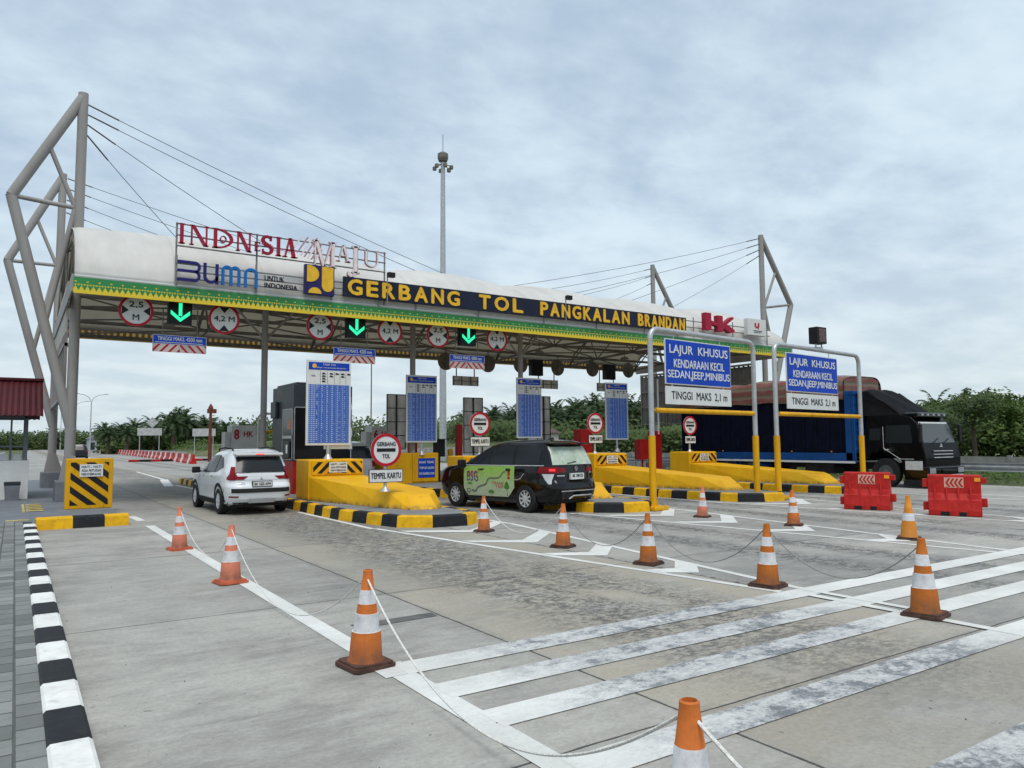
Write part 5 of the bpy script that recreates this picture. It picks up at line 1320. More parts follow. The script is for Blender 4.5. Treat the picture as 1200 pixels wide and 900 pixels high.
rd = [(ypos(u), 1.13-v*.78) for u, v in ((.16, .82), (.24, .86), (.30, .72), (.38, .66), (.46, .60), (.50, .44), (.56, .40), (.66, .40), (.74, .34), (.78, .22), (.83, .17))]
ribbon([q for q in cat([(a, b_) for a, b_ in rd], 3)], .045, worn('map_road_grey', (.13, .15, .12), .5), 'map_road')
ribbon([(ypos(.10)+.07*math.cos(a), .47+.05*math.sin(a)) for a in lin(0, 6.283, 14)], .025, worn('map_road_dark', (.10, .11, .10), .5), 'map_road')
def sprite(txt, u0, u1, z0, z1, m, nm='lettering', bold=.05):
    mb = text_mesh(txt, 0, 1, 0, 1, 0, .004, bold)
    vv = []
    for a, b_, c_ in mb.v:
        y_ = ypos(u0+(u1-u0)*a); z_ = z0+(z1-z0)*c_; vv.append((-(bd.side(y_, z_)+.010+b_*0+(.002 if b_ < .001 else 0)), y_, z_))
    mb.v = vv; mb.build(nm, m, d_)
sprite('BSG', .07, .30, .72, .98, worn('art_purple', (.10, .04, .20), .5)); 
sprite('BSG', .085, .285, .84, .99, worn('art_crimson', (.42, .03, .08), .5), 'lettering', .03)
sprite('TRANS', .58, .80, .66, .73, worn('art_red', (.42, .04, .05), .5)); sprite('TRIP', .64, .80, .57, .64, worn('art_red2', (.45, .06, .07), .5))
def blob(u, z_, ry, rz_, m, nm):
    mb = MB(); n = 14; c0 = on_side([(ypos(u), z_)], .012); ring_ = on_side([(ypos(u)+ry*(1+.15*math.sin(5*k))*math.cos(2*math.pi*k/n), z_+rz_*(1+.15*math.cos(3*k))*math.sin(2*math.pi*k/n)) for k in range(n)], .012)
    mb.add(c0+ring_, [(0, 1+k, 1+(k+1) % n) for k in range(n)]); mb.build(nm, m, d_, fix=False)
gm = worn('art_tree_green', (.07, .22, .03), .5); rm = worn('art_lantern_red', (.40, .035, .02), .5); dm = worn('art_dark_green', (.03, .06, .02), .5)
blob(.56, .47, .12, .045, gm, 'painted_bush'); blob(.86, .62, .10, .07, gm, 'painted_tree'); blob(.86, .70, .06, .04, gm, 'painted_tree'); blob(.13, .66, .10, .03, gm, 'painted_bush')
for z_ in (1.0, .93, .84): blob(.90, z_, .055, .038, rm, 'painted_lantern')
blob(.88, 1.06, .10, .018, dm, 'painted_cap'); blob(.38, 1.04, .09, .018, dm, 'painted_cap')
ribbon([(ypos(.86), .60), (ypos(.86), .38)], .015, dm, 'painted_trunk')
ribbon([(ypos(1.0), .80), (ypos(1.06), .80), (ypos(1.12), .84), (ypos(1.15), .92), (ypos(1.18), .96)], .012, M['sign_white'], 'painted_line')
# rear glass with pale map print
rg = Mat('rear_glass_print', .25); n_ = (rg.noise(5, 3, .5, world=False)-.5).abs().lt(.014); nb = rg.noise(3, 4, .6, world=False, off=(3, 1, 2))
rc = rg.mix(nb.ramp(.35, .65), (.36, .44, .34), (.48, .55, .46)); rc = rg.mix(n_*.5, rc, (.2, .28, .2)); rc = rg.mix(rg.noise(2.2, 2, .5, world=False, off=(8, 1, 2)).ramp(.60, .64)*.6, rc, (.22, .42, .50)); rg.color(rc)
rear_patch(bd, 1.615, 1.18, .655, .735, .018).build('rear_window', rg.m, t, smooth=60, fix=False)
mb = MB(); mb.box(-.66, .66, .18, .55, 1.675, 1.715, .018); mb.build('spoiler', M['car_black'], t, smooth=50)
mb = MB(); mb.box(-.11, .11, .165, .18, 1.685, 1.705); mb.build('brake_light', M['tail'], t)
mb = MB(); mb.tube((-.28, .14, 1.20), (.05, .15, 1.25), .014); mb.build('wiper', M['black'], t)
mb = MB(); mb.ring((0, 0, 1.08), .055, .042, .09, .105, 20); mb.ring((0, 0, 1.09), .035, .026, .088, .105, 16); mb.box(-.006, .006, .09, .105, 1.04, 1.12); mb.build('emblem', M['chrome'], t)
mb = MB(); mb.box(-.25, .23, .03, .10, .82, .97, .004); pl = mb.build('number_plate', M['sign_white'], t); text_mesh('BK 1709 ZX', -.20, .18, .875, .945, .024, .005, .012, M['black'], 'lettering', pl)
rear_patch(bd, .93, .905, 0, 0, .010, (-.66, -.66), (-.42, -.42)).build('badge', M['chrome'], t, fix=False)
rear_patch(bd, .99, .965, 0, 0, .010, (.50, .50), (.66, .66)).build('badge', M['chrome'], t, fix=False)
rear_patch(bd, .56, .54, .62, .62, .012).build('bumper_trim', M['alloy'], t, fix=False)
mb = MB(); mb.path([(-.35, .02, .36), (-.22, -.005, .43), (.45, -.005, .43), (.55, .02, .36)], .018, 8); mb.build('bumper_guard', M['galv'], t, smooth=50)
rear_patch(bd, .335, .225, .78, .72, .012).build('lower_bumper', M['rubber'], t, smooth=60, fix=False)
mb = MB(); mb.tube((.45, .05, .24), (.45, .35, .26), .035, n=12); mb.build('exhaust_pipe', M['chrome'], t)
mb = MB(); mb.box(-.7, .7, .4, 4.3, .20, .30); mb.build('underbody', M['black'], t)
mb = MB(); mb.prism([(.85, 1.79), (1.1, 1.79), (.88, 1.85)], 'x', -.02, .02); mb.build('aerial_fin', M['car_black'], t)

# ---- silver car further inside lane two
lv2 = [(.25, .25, 4.1, .80, 5), (.45, .03, 4.25, .86, 7), (.9, .08, 4.25, .88, 7), (1.05, .14, 3.5, .87, 6.5), (1.5, .38, 2.6, .74, 6), (1.66, .5, 2.2, .66, 4.5), (1.72, .9, 1.8, .35, 3)]
bd2 = Body(lv2)
t = thing('parked_car', 'silver car mostly hidden between the two nearest tariff boards', 'car', (9.75, 24.3, 0))
o = bd2.mesh(sorted(set([l[0] for l in lv2]+lin(.25, 1.6, 20)))).build('body', M['car_silver'], t, smooth=40); cut_wheels(o, (.9, 3.4), .33, .88)
for s_ in (-1, 1):
    for y_ in (.9, 3.4): wheel(t, s_*.77, y_, s_, .33)
    side_patch(bd2, s_, [(.6, 1.4), (1.1, 1.52), (2.3, 1.5), (3.2, 1.15)], [(.6, 1.15), (2, 1.08), (3.2, 1.08)], 14).build('side_window', M['glass'], t, smooth=60, fix=False)
    rear_patch(bd2, 1.05, .85, 0, 0, .012, (s_*.62, s_*.62), (s_*.84, s_*.82)).build('tail_light', M['tail'], t, fix=False)
rear_patch(bd2, 1.55, 1.12, .62, .72, .008).build('rear_window', M['glass'], t, smooth=60, fix=False)
rear_patch(bd2, .86, .76, .22, .22, .012).build('number_plate', M['sign_white'], t, fix=False)
# ---- dark car far down the road
t = thing('parked_car', 'dark car driving away in the distance on the left carriageway', 'car', (6.0, 96, 0), R(-3)); 
o = bd2.mesh([.25, .45, .7, .9, 1.05, 1.3, 1.5, 1.66, 1.72]).build('body', M['car_black'], t, smooth=40)
rear_patch(bd2, 1.55, 1.12, .62, .72, .012).build('rear_window', M['glass'], t, fix=False)
for s_ in (-1, 1):
    rear_patch(bd2, 1.05, .9, 0, 0, .012, (s_*.62, s_*.62), (s_*.84, s_*.82)).build('tail_light', M['tail'], t, fix=False)
    for y_ in (.9, 3.4): wheel(t, s_*.77, y_, s_, .33)

# ================================================================== TRUCK (front towards -Y)
t = thing('cargo_truck', 'black cab truck with long dark blue cargo body under a red striped tarpaulin', 'truck', (26.45, 13.2, 0))
M['tblue'] = worn('truck_blue', (.004, .060, .22), .4, 0, .15, 2, (.03, .04, .05), .3); M['tdark'] = worn('truck_dark_blue', (.003, .005, .016), .65, 0, .3, 3, (.02, .018, .016), .25, spec=.08)
# cab built as an outline pushed across the width, slightly narrowed at the top
def taper_prism(poly, w0, w1, z0, z1, name, m, parent, sm=False, bev=.03):
    mb = MB(); mb.prism(poly, 'x', -1, 1)
    mb.v = [(x_*(w0+(w1-w0)*max(0, min(1, (z_-z0)/(z1-z0)))), y_, z_) for x_, y_, z_ in mb.v]
    o = mb.build(name, m, parent)
    if bev: bv = o.modifiers.new('b', 'BEVEL'); bv.width = bev; bv.segments = 3; bv.limit_method = 'ANGLE'; bv.angle_limit = R(20)
    return o
cabm = M['truck_black']
taper_prism([(.02, .52), (.0, 1.02), (.03, 1.20), (.10, 1.50), (.32, 2.22), (.52, 2.42), (.9, 2.50), (2.05, 2.50), (2.12, 2.40), (2.12, .95), (1.98, .95), (1.90, 1.20), (1.62, 1.36), (1.20, 1.36), (.92, 1.18), (.82, .90), (.80, .52)], 1.17, 1.02, 1.4, 2.5, 'cab', cabm, t)
mb = MB(); mb.box(-1.18, 1.18, -.10, .74, .24, .74, .05); mb.box(-1.05, 1.05, -.12, -.10, .40, .45, mi=1); mb.box(-.35, .35, -.125, -.10, .50, .64, mi=0); mb.build('bumper', [M['car_black'], M['alloy']], t)
def cabx(z_): return 1.17-.15*max(0, min(1, (z_-1.4)/1.1))
mb = grid_patch(lambda u, v: (u*(cabx(1.55+.62*v)-.10), (.112+(.205)*v*.98)-.012-.0*u, 1.53+.66*v), lin(-1, 1, 8), lin(0, 1, 4)); mb.build('windscreen', glass('truck_screen', (.07, .078, .08), .15), t, fix=False)
mb = MB(); mb.add([(-.94, .275, 2.08), (.94, .275, 2.08), (.92, .315, 2.24), (-.92, .315, 2.24)], [(0, 1, 2, 3)]); mb.build('sun_strip', M['sign_white'], t, fix=False)
for x_ in (-.5, .2): mb = MB(); mb.tube((x_, .08, 1.52), (x_+.45, .12, 1.68), .012); mb.build('wiper', M['black'], t)
for s_ in (-1, 1):
    mb = grid_patch(lambda u, v: (s_*(cabx(1.52+.62*v)+.008), .42+.95*u+(.10*v if u < .1 else 0), 1.52+.62*v), lin(0, 1, 5), lin(0, 1, 4)); mb.build('side_window', M['glass'], t, fix=False)
    mb = grid_patch(lambda u, v: (s_*(cabx(1.60+.5*v)+.008), 1.55+.42*u, 1.62+.42*v), lin(0, 1, 3), lin(0, 1, 3)); mb.build('side_window', M['glass'], t, fix=False)
    mb = MB(); mb.path([(s_*1.185, 1.42, 2.1), (s_*1.19, 1.42, 1.35), (s_*1.19, .85, .98), (s_*1.19, .38, .98)], .01, 6); mb.box(s_*1.185-.012, s_*1.185+.012, 1.24, 1.40, 1.28, 1.31); mb.build('door_trim', M['alloy'], t)
    mb = MB(); mb.box(s_*1.178-.01, s_*1.178+.01, .10, .68, .62, .92); mb.build('side_panel', M['alloy'], t)
    mb = MB(); mb.box(s_*.93-.19, s_*.93+.19, -.115, .0, .50, .68, .02); mb.build('headlight', M['lens'], t)
    mb = MB(); mb.box(s_*1.30-.07, s_*1.30+.07, .02, .10, 1.55, 2.15, .02); mb.tube((s_*1.05, .2, 2.2), (s_*1.3, .06, 2.1), .02); mb.tube((s_*1.1, .12, 1.5), (s_*1.3, .06, 1.6), .02); mb.build('mirror', M['black'], t)
    mb = MB(); mb.box(s_*.98-.20, s_*.98+.20, -.06, .78, .10, .26, .02); mb.build('step', M['black'], t)
mb = MB()
for k in range(3): mb.box(-.62, .62, -.02, .02, 1.02+.11*k, 1.045+.11*k)
for a in (0, 120, 240): mb.prism([(0, 1.42), (.03*math.cos(R(a+60)), 1.42+.03*math.sin(R(a+60))), (.07*math.cos(R(a+90)), 1.42+.07*math.sin(R(a+90))), (.03*math.cos(R(a+120)), 1.42+.03*math.sin(R(a+120)))], 'y', .035, .085)
mb.build('grille', M['alloy'], t)
mb = MB(); mb.box(-.95, .95, .30, .80, 2.40, 2.56, .04); sv = mb.build('sun_visor', M['car_black'], t)
mb = MB()
for k in range(5): mb.box(-.72+k*.36-.05, -.72+k*.36+.05, .26, .30, 2.46, 2.52)
mb.build('marker_light', M['galv'], sv)
# tarp over the cab roof
mb = grid_patch(lambda u, v: (u*(1.04+.05*v), .85+1.65*v, 2.58+.82*min(1, v/.72)+.09*math.sin(3.1*v)-.10*abs(u)**3-.05*math.cos(6*u)*(v*.5)+.025*math.sin(9*v+7*u)), lin(-1, 1, 14), lin(0, 1, 12))
for s_ in (-1, 1):
    mb2 = grid_patch(lambda u, v: (s_*(1.02+.06*u+.01*math.sin(9*u)), .85+1.65*u, (2.58+.82*min(1, u/.72)+.09*math.sin(3.1*u)-.10+.02*math.sin(11*u))*(1-v)+v*(2.50+.72*u**.9)), lin(0, 1, 10), lin(0, 1, 3)); mb.add(mb2.v, mb2.f)
mb.build('cab_tarpaulin', worn('black_tarp', (.010, .0105, .012), .75, 0, .35, 4, spec=.08), t, smooth=50, fix=False)
mb = MB(); mb.prism([(.75, 2.50), (2.46, 2.50), (2.46, 3.15), (1.9, 3.10), (1.05, 2.56)], 'x', -.96, .96); mb.build('tarp_gap_fill', M['black'], t)  # added dark fill so no sky shows between tarpaulin and cab
# cargo body
Y0, Y1 = 2.45, 10.8
mb = MB(); mb.box(-1.20, 1.20, Y0+.1, Y1, .95, 3.10, .02); c_ = mb.build('cargo_body', M['tdark'], t)
mb = MB()
k = Y0+.5
while k < Y1:
    for q in ((-1.235, -1.201), (1.201, 1.235)): mb = MB(); mb.box(q[0], q[1], k, k+.10, 1.2, 3.05); mb.build('stake', M['tdark'], c_)
    k += .52
mb = MB(); mb.box(-1.25, 1.25, Y0, Y0+.09, .9, 3.32); mb.box(-1.27, 1.27, Y0-.02, Y0+.36, 3.28, 3.42, .01); mb.box(-1.26, -1.20, Y0+.1, Y0+.34, .9, 3.28); mb.build('headboard', M['tblue'], t)
mb = MB(); mb.tube((-1.30, Y0-.05, .8), (-1.30, Y0-.05, 3.2), .02); mb.tube((-1.05, Y0-.05, .8), (-1.05, Y0-.05, 3.2), .02)
for k in range(7): mb.tube((-1.30, Y0-.05, 1.0+.33*k), (-1.05, Y0-.05, 1.0+.33*k), .015)
mb.build('ladder', M['tblue'], t)
mb = MB(); mb.box(-1.26, 1.26, Y0, Y1, .88, 1.17); mb.build('blue_rail', M['tblue'], t)
mb = MB(); mb.box(-1.265, -1.235, Y0, Y1, .80, .875); mb.build('white_rail', M['sign_white'], t)
mb = MB()
k = Y0+.9
while k < Y1-.3: mb.box(-1.275, -1.262, k, k+.05, 1.20, 1.24); k += 1.7
mb.build('side_marker', worn('marker_amber', (.7, .28, .03), .4), t)
mb = MB(); mb.box(-.42, -.30, 1.2, Y1-.2, .58, .80); mb.box(.30, .42, 1.2, Y1-.2, .58, .80); mb.box(-1.15, -.5, 3.4, 4.6, .40, .80, .02); mb.box(.4, 1.15, 3.4, 4.6, .4, .8, .02); mb.build('chassis', M['black'], t)
ta = Mat('striped_tarpaulin', .7); x, y, z = ta.xyz(False); nz = ta.noise(2, 5, .6, world=False)
s1 = ((z*3.1+nz*.5)).frac(); tcx = ta.mix(s1.gt(.52), (.17, .045, .04), (.19, .125, .095)); tcx = ta.mix(s1.gt(.84), tcx, (.06, .09, .05)); tcx = ta.mix(nz.ramp(.4, .65)*.4, tcx, (.20, .15, .10)); ta.color(tcx); ta.bump(nz, .5, .03)
mb = grid_patch(lambda u, v: (1.27*math.copysign(min(1, abs(math.sin(u*math.pi/2))*1.02)**.45, u), Y0+.38+(Y1-Y0-.3)*v, 3.12+.92*(max(0, math.cos(u*math.pi/2)))**.35*(1-.05*math.cos(17*v+2)-.12*(v-.45)**2*2)+.03*math.sin(31*v+5*u)), lin(-1, 1, 24), lin(0, 1, 46)); mb.build('load_tarpaulin', ta.m, t, smooth=60, fix=False)
mb = MB(); mb.prism([(-1.15, 3.12), (1.15, 3.12), (1.1, 3.9), (.7, 4.0), (-.7, 4.0), (-1.1, 3.9)], 'y', Y0+.40, Y0+.9); mb.build('load_front', ta.m, t)
def twheel(x_, y_, s_, dual=False):
    ob = obj('wheel', None, t); ob.location = (x_, y_, .50)
    mb = MB(); w = .28 if not dual else .55
    mb.lathe([(.28, -w/2), (.46, -w/2), (.50, -w/2+.04), (.50, w/2-.04), (.46, w/2), (.28, w/2), (.26, w/2-.05)], n=36, axis='x', cap=False); mb.build('tyre', M['rubber'], ob, smooth=35)
    mb = MB(); prof_ = [(.27, w/2-.02), (.25, w/2-.06), (.12, w/2-(.03 if not dual else .14)), (.11, w/2+.02), (.0, w/2+.03)]
    mb.lathe(prof_, n=24, axis='x'); mb.v = [(a*s_, b_, c_) for a, b_, c_ in mb.v]; mb.build('rim', M['hub'], ob, smooth=40)
M['hub'] = worn('hub_grey', (.10, .10, .11), .5, .3, .2, 6)
for s_ in (-1, 1):
    twheel(s_*1.0, 1.42, s_); twheel(s_*.90, 7.1, s_, True); twheel(s_*.90, 8.4, s_, True)
    mb = MB()
    for yc in (7.1, 8.4):
        for k in range(8):
            a0, a1 = math.pi*k/8, math.pi*(k+1)/8
            mb.add([(s_*xx, yc+.58*math.cos(a), .52+.50*math.sin(a)) for a in (a0, a1) for xx in (.6, 1.27)], [(0, 1, 3, 2)])
    mb.build('mudguard', M['tblue'], t, fix=False)

# ================================================================== LEFT GUARD BOOTH
t = thing('guard_booth', 'small white guard booth with a dark red corrugated roof at the left edge', 'guard booth', (0, 0, .1))
mb = MB(); mb.box(-3.2, .36, 26.0, 28.4, 0, 1.12, .01); mb.build('wall', M['wallw'] if 'wallw' in M else M['white'], t)
mb = MB()
for x_ in (-3.1, .26):
    for y_ in (26.1, 28.3): mb.box(x_-.05, x_+.05, y_-.05, y_+.05, 1.12, 2.5)
for x_ in (-.1, -.5): mb.box(x_-.025, x_+.025, 26.08, 26.12, 1.12, 2.4)
mb.box(-3.1, .3, 26.05, 26.15, 2.35, 2.5); mb.box(-3.1, .3, 28.25, 28.35, 2.35, 2.5); mb.box(-3.1, .3, 26.07, 26.13, 1.5, 1.55); mb.box(.22, .30, 26.1, 28.3, 2.35, 2.5); mb.build('post_frame', M['plinth'], t)
mb = MB(); mb.box(-.85, -.15, 26.15, 26.18, 1.14, 1.3); mb.box(-.05, .16, 26.15, 26.18, 1.14, 1.3); mb.build('sticker', M['sign_white'], t)
rc = MB(); n = 60
for k in range(n):
    x0 = -3.6+k*4.25/n; x1 = x0+4.25/n; zz = .03*(k % 2); z2 = .03*((k+1) % 2)
    rc.add([(x0, 25.2, 2.38+zz), (x1, 25.2, 2.38+z2), (x1, 27.2, 3.52+z2), (x0, 27.2, 3.52+zz)], [(0, 1, 2, 3)]); rc.add([(x0, 29.2, 2.38+zz), (x1, 29.2, 2.38+z2), (x1, 27.2, 3.52+z2), (x0, 27.2, 3.52+zz)], [(0, 1, 2, 3)])
o = rc.build('roof', worn('roof_maroon', (.065, .008, .011), .5, 0, .15, 2), t, fix=False); sd = o.modifiers.new('s', 'SOLIDIFY'); sd.thickness = .02
mb = MB(); mb.box(-3.6, .68, 27.08, 27.32, 3.52, 3.60); mb.build('ridge_cap', worn('ridge', (.07, .01, .012), .5), t)
t = thing('rubbish_bin', 'small grey rubbish bin against the white booth wall', 'bin', (-.02, 25.6, .11))
mb = MB(); mb.prism([(-.16, 0), (.16, 0), (.19, .42), (-.19, .42)], 'y', -.15, .15); mb.build('bin_body', M['plinth'], t); mb = MB(); mb.box(-.20, .20, -.16, .16, .422, .52, .02); mb.build('lid', M['dark_panel'], t)

# ================================================================== DISTANT THINGS
def double_lamp(x_, y_, H, label):
    t = thing('street_lamp', label, 'street lamp', (x_, y_, 0), R(10), 'double arm street lamps along the road')
    mb = MB(); mb.tube((0, 0, 0), (0, 0, H-1.3), .12, .07, 10); mb.build('pole', M['galv'], t)
    for s_ in (-1, 1):
        mb = MB(); mb.path([(0, 0, H-1.3), (s_*.35, 0, H-.6), (s_*1.0, 0, H-.2), (s_*2.0, 0, H)], .05, 6); mb.box(min(s_*1.9, s_*2.5), max(s_*1.9, s_*2.5), -.12, .12, H-.03, H+.08); mb.build('lamp_arm', M['galv'], t)
double_lamp(10.2, 140, 10.0, 'nearest of the three double arm street lamps beyond the left pylons'); double_lamp(10.0, 176, 10.6, 'middle one of the three double arm street lamps beyond the left pylons'); double_lamp(9.3, 215, 11.2, 'farthest of the three double arm street lamps, partly behind the front left pylon')
def px_sign(x_, y_, w, h_, zc_, diamond, label, m=None):
    t = thing('road_sign', label, 'road sign', (x_, y_, 0), R(-12))
    mb = MB(); mb.box(-w/2, w/2, 0, .05, zc_-h_/2, zc_+h_/2); mb.build('panel', m or M['signgrey'], t)
    if diamond: mb = MB(); q = .75; mb.prism([(.3-q, zc_+h_/2+q), (.3, zc_+h_/2), (.3+q, zc_+h_/2+q), (.3, zc_+h_/2+2*q)], 'y', 0, .05); mb.build('diamond_panel', M['signgrey'], t)
    mb = MB(); 
    for s_ in (-.8, .8): mb.tube((s_*w/2, .08, 0), (s_*w/2, .08, zc_), .05, n=8)
    mb.build('post', M['galv'], t)
M['signgrey'] = worn('sign_grey', (.40, .41, .41), .5)
px_sign(15.2, 112, 3.0, 1.0, 3.4, True, 'grey back of a wide road sign with a diamond above it, left of the pair'); px_sign(20.6, 104, 2.8, 1.0, 3.2, False, 'grey back of a wide road sign right of the pair, near the brown camera pole')
px_sign(-9, 160, 6.0, 3.2, 6.0, False, 'green direction sign far away above the guard booth rail', worn('green_sign', (.01, .16, .10), .5))
t = thing('camera_pole', 'dark red brown pole with a small camera head on the left grass verge', 'pole', (15.2, 74, 0))
mb = MB(); mb.tube((0, 0, 0), (0, 0, 4.7), .17, .12, 12); mb.build('pole', M['rust_pole'], t); mb = MB(); mb.box(-.3, .5, -.2, .2, 4.55, 4.95, .05); mb.lathe([(.25, 0), (.2, .2), (.03, .5)], (0, 0, 4.95), 10); mb.build('camera_head', M['rust_pole'], t)
# far row of water barriers
fr = thing('water_barrier', 'far red water barrier in the long row dividing the carriageways', 'water barrier', (0, 0, 0), 0, 'long far row of red and white water barriers')
mb = MB(); mb.prism([(-.3, 0), (-.3, .2), (-.14, .5), (-.1, .95), (.1, .95), (.14, .5), (.3, .2), (.3, 0)], 'y', -.62, .62); mb.build('body', M['red_plastic'], fr); fr.scale = (.8, 1, .86)
fwh = thing('water_barrier', 'far white water barrier in the long row dividing the carriageways', 'water barrier', (0, 0, 0), 0, 'long far row of red and white water barriers')
mb = MB(); mb.prism([(-.3, 0), (-.3, .2), (-.14, .5), (-.1, .95), (.1, .95), (.14, .5), (.3, .2), (.3, 0)], 'y', -.30, .30); mb.build('body', M['sign_white'], fwh); fwh.scale = (.8, 1, .86)
A, B = Vector((12.6, 68, 0)), Vector((15.9, 190, 0)); n = 84; first = [True, True]
for k in range(n):
    u = k/(n-1); p_ = A.lerp(B, u); p_.x += .8*math.sin(u*3.1)
    wh_ = (k % 3 == 1)
    src = fwh if wh_ else fr
    rz = R(-1.6+random.uniform(-4, 4))
    if first[wh_]: src.location = p_; src.rotation_euler = (0, 0, rz); first[wh_] = False
    else: place(src, p_, rz)
mb = MB(); 
for k in range(8): mb.box(9.1+k*.95, 10.045+k*.95, 79.7, 80.1, .01, .22, .03, mi=k % 2)
tag(mb.build('low_divider', [M['red'], M['black']]), 'low red and black divider lying across the road beyond the white car', 'divider')

# guard rails
def guard_rail(pts, label, post_n=3, z=.62):
    t = thing('guard_rail', label, 'guard rail', (0, 0, 0))
    prof = [(-.03, -.15), (.03, -.09), (-.03, -.02), (-.03, .02), (.03, .09), (-.03, .15)]
    P = [Vector((a, b_)) for a, b_ in pts]; mb = MB(); vs = []
    for i, q in enumerate(P):
        tt = (P[min(i+1, len(P)-1)]-P[max(i-1, 0)]).normalized(); nn = Vector((tt.y, -tt.x))
        for a, b_ in prof: vs.append((q.x+nn.x*a, q.y+nn.y*a, z+b_))
    m_ = len(prof); mb.add(vs, [(i*m_+j, (i+1)*m_+j, (i+1)*m_+j+1, i*m_+j+1) for i in range(len(P)-1) for j in range(m_-1)]); o = mb.build('rail', M['galv'], t, fix=False); sd = o.modifiers.new('s', 'SOLIDIFY'); sd.thickness = .006
    for i in range(0, len(P), post_n):
        q = P[i]; mb = MB(); mb.box(q.x+.06, q.x+.18, q.y-.05, q.y+.05, -.05, z+.12); mb.build('post', M['galv'], t)
guard_rail([(29.6, -12+2*k) for k in range(38)], 'grey steel guard rail along the right edge behind the truck', 2)
guard_rail([(-1.6+.0*k+.0009*k*k, 44+4*k) for k in range(22)], 'grey guard rail curving away on the far left beyond the booth', 1)
guard_rail([(17.6+.02*k, 100+4*k) for k in range(24)], 'pale guard rail behind the far row of barriers', 1)
guard_rail([(31.0+.55*k, 66+1.2*k) for k in range(30)], 'guard rail crossing behind the farthest toll island', 2)
# concrete fence on the right
t = thing('concrete_fence', 'low weathered concrete panel fence behind the guard rail on the right', 'fence', (0, 0, 0))
mb = MB(); mp_ = MB()
for k in range(30):
    y0 = -16+k*2.4; mb.box(36.0, 36.08, y0+.1, y0+2.3, -.05, .42); mb.box(36.0, 36.08, y0+.1, y0+2.3, .428, .86)
    mp_.box(35.95, 36.13, y0-.09, y0+.09, -.05, .92)
mb.build('panel', M['fconc'] if 'fconc' in M else worn('fence_concrete', (.30, .30, .28), .9, 0, .2, 1.5, (.10, .10, .08), .6), t); mp_.build('post', worn('fence_post', (.26, .26, .24), .9), t)
mb = MB()
for k in range(40): mb.box(33+1.6*k, 34.45+1.6*k, 72+1.0*k, 72.15+1.0*k, -.05, 1.1)
tag(mb.build('concrete_fence', worn('fence_far', (.30, .30, .28), .9)), 'pale concrete fence below the palm grove, seen between the yellow blocks', 'fence')

# high mast light
t = thing('high_mast_light', 'very tall grey high mast light rising above the middle of the roof', 'mast', (32.3, 60, 0))
mb = MB(); mb.tube((0, 0, 0), (0, 0, 28.2), .34, .20, 14); mb.build('mast', M['galv'], t, smooth=40)
mb = MB(); mb.lathe([(.22, 27.7), (.40, 27.8), (.50, 28.1), (.50, 28.5), (.2, 28.7)], n=18); mb.tube((0, 0, 28.8), (0, 0, 30.4), .03, n=6); mb.build('head_frame', M['truss'], t)
for k in range(6):
    a = 2*math.pi*k/6+.3; mb = MB(); c_, s_ = math.cos(a), math.sin(a); mb.tube((c_*.2, s_*.2, 27.5), (c_*.75, s_*.75, 27.3), .04, n=6); mb.box(c_*.8-.15, c_*.8+.15, s_*.8-.15, s_*.8+.15, 27.0, 27.35, .04); mb.build('floodlight', M['truss'], t)
t = thing('thin_pole', 'thin dark pole standing far behind between the two nearest tariff boards', 'pole', (24.5, 58, 0))
mb = MB(); mb.tube((0, 0, 0), (0, 0, 8.6), .07, .05, 8); mb.build('pole', M['truss'], t)

# small far buildings
for i, (x_, y_, w, h_, m, l) in enumerate(((14.5, 190, 2.2, 3.0, (.35, .37, .40), 'small pale blue grey hut beside the far lamp posts'), (19.5, 196, 3.4, 2.8, (.42, .36, .34), 'small pale hut with reddish top left of the palms'), (62, 84, 3.2, 2.9, (.40, .38, .34), 'small pale hut seen over the roof of the black minivan'))):
    t = thing('hut', l, 'hut', (x_, y_, 0)); mb = MB(); mb.box(-w/2, w/2, 0, 3, 0, h_, .02); mb.build('wall', worn('hut_wall%d' % i, m, .8), t)
    mb = MB(); mb.prism([(-w/2-.3, h_), (w/2+.3, h_), (0, h_+.8)], 'y', -.3, 3.3); mb.build('roof', worn('hut_roof%d' % i, (.22, .16, .15) if i else (.2, .22, .24), .7), t)
    mb = MB(); mb.box(-.6, .3, -.02, -.001, .6, 2.2); mb.build('door', M['dark_panel'], t)

# ================================================================== TREES
def leafmat(name, a, b_, tr_=.25):
    m = Mat(name, .6, 0, .3)
    oi = m.nt.nodes.new('ShaderNodeObjectInfo'); rnd = V(m.nt, oi.outputs['Random'])
    n = m.noise(.9, 3); n2 = m.noise(7, 2)
    f = (n*.45+n2*.35+rnd*.2).ramp(.25, .75); col = m.mix(f, a, b_); m.color(col)
    tl = m.nt.nodes.new('ShaderNodeBsdfTranslucent'); m.nt.links.new(col, tl.inputs[0]); mx = m.nt.nodes.new('ShaderNodeMixShader'); mx.inputs[0].default_value = tr_
    m.nt.links.new(m.b.outputs[0], mx.inputs[1]); m.nt.links.new(tl.outputs[0], mx.inputs[2]); m.nt.links.new(mx.outputs[0], m.out.inputs[0]); return m.m
M['palm'] = leafmat('palm_leaf', (.022, .045, .014), (.060, .095, .030)); M['bark'] = worn('bark', (.09, .07, .05), .9, 0, .3, 4, grain=.5)
M['leafA'] = leafmat('broad_leaf', (.030, .055, .012), (.085, .13, .030)); M['leafB'] = leafmat('bush_leaf', (.04, .08, .014), (.12, .18, .04))
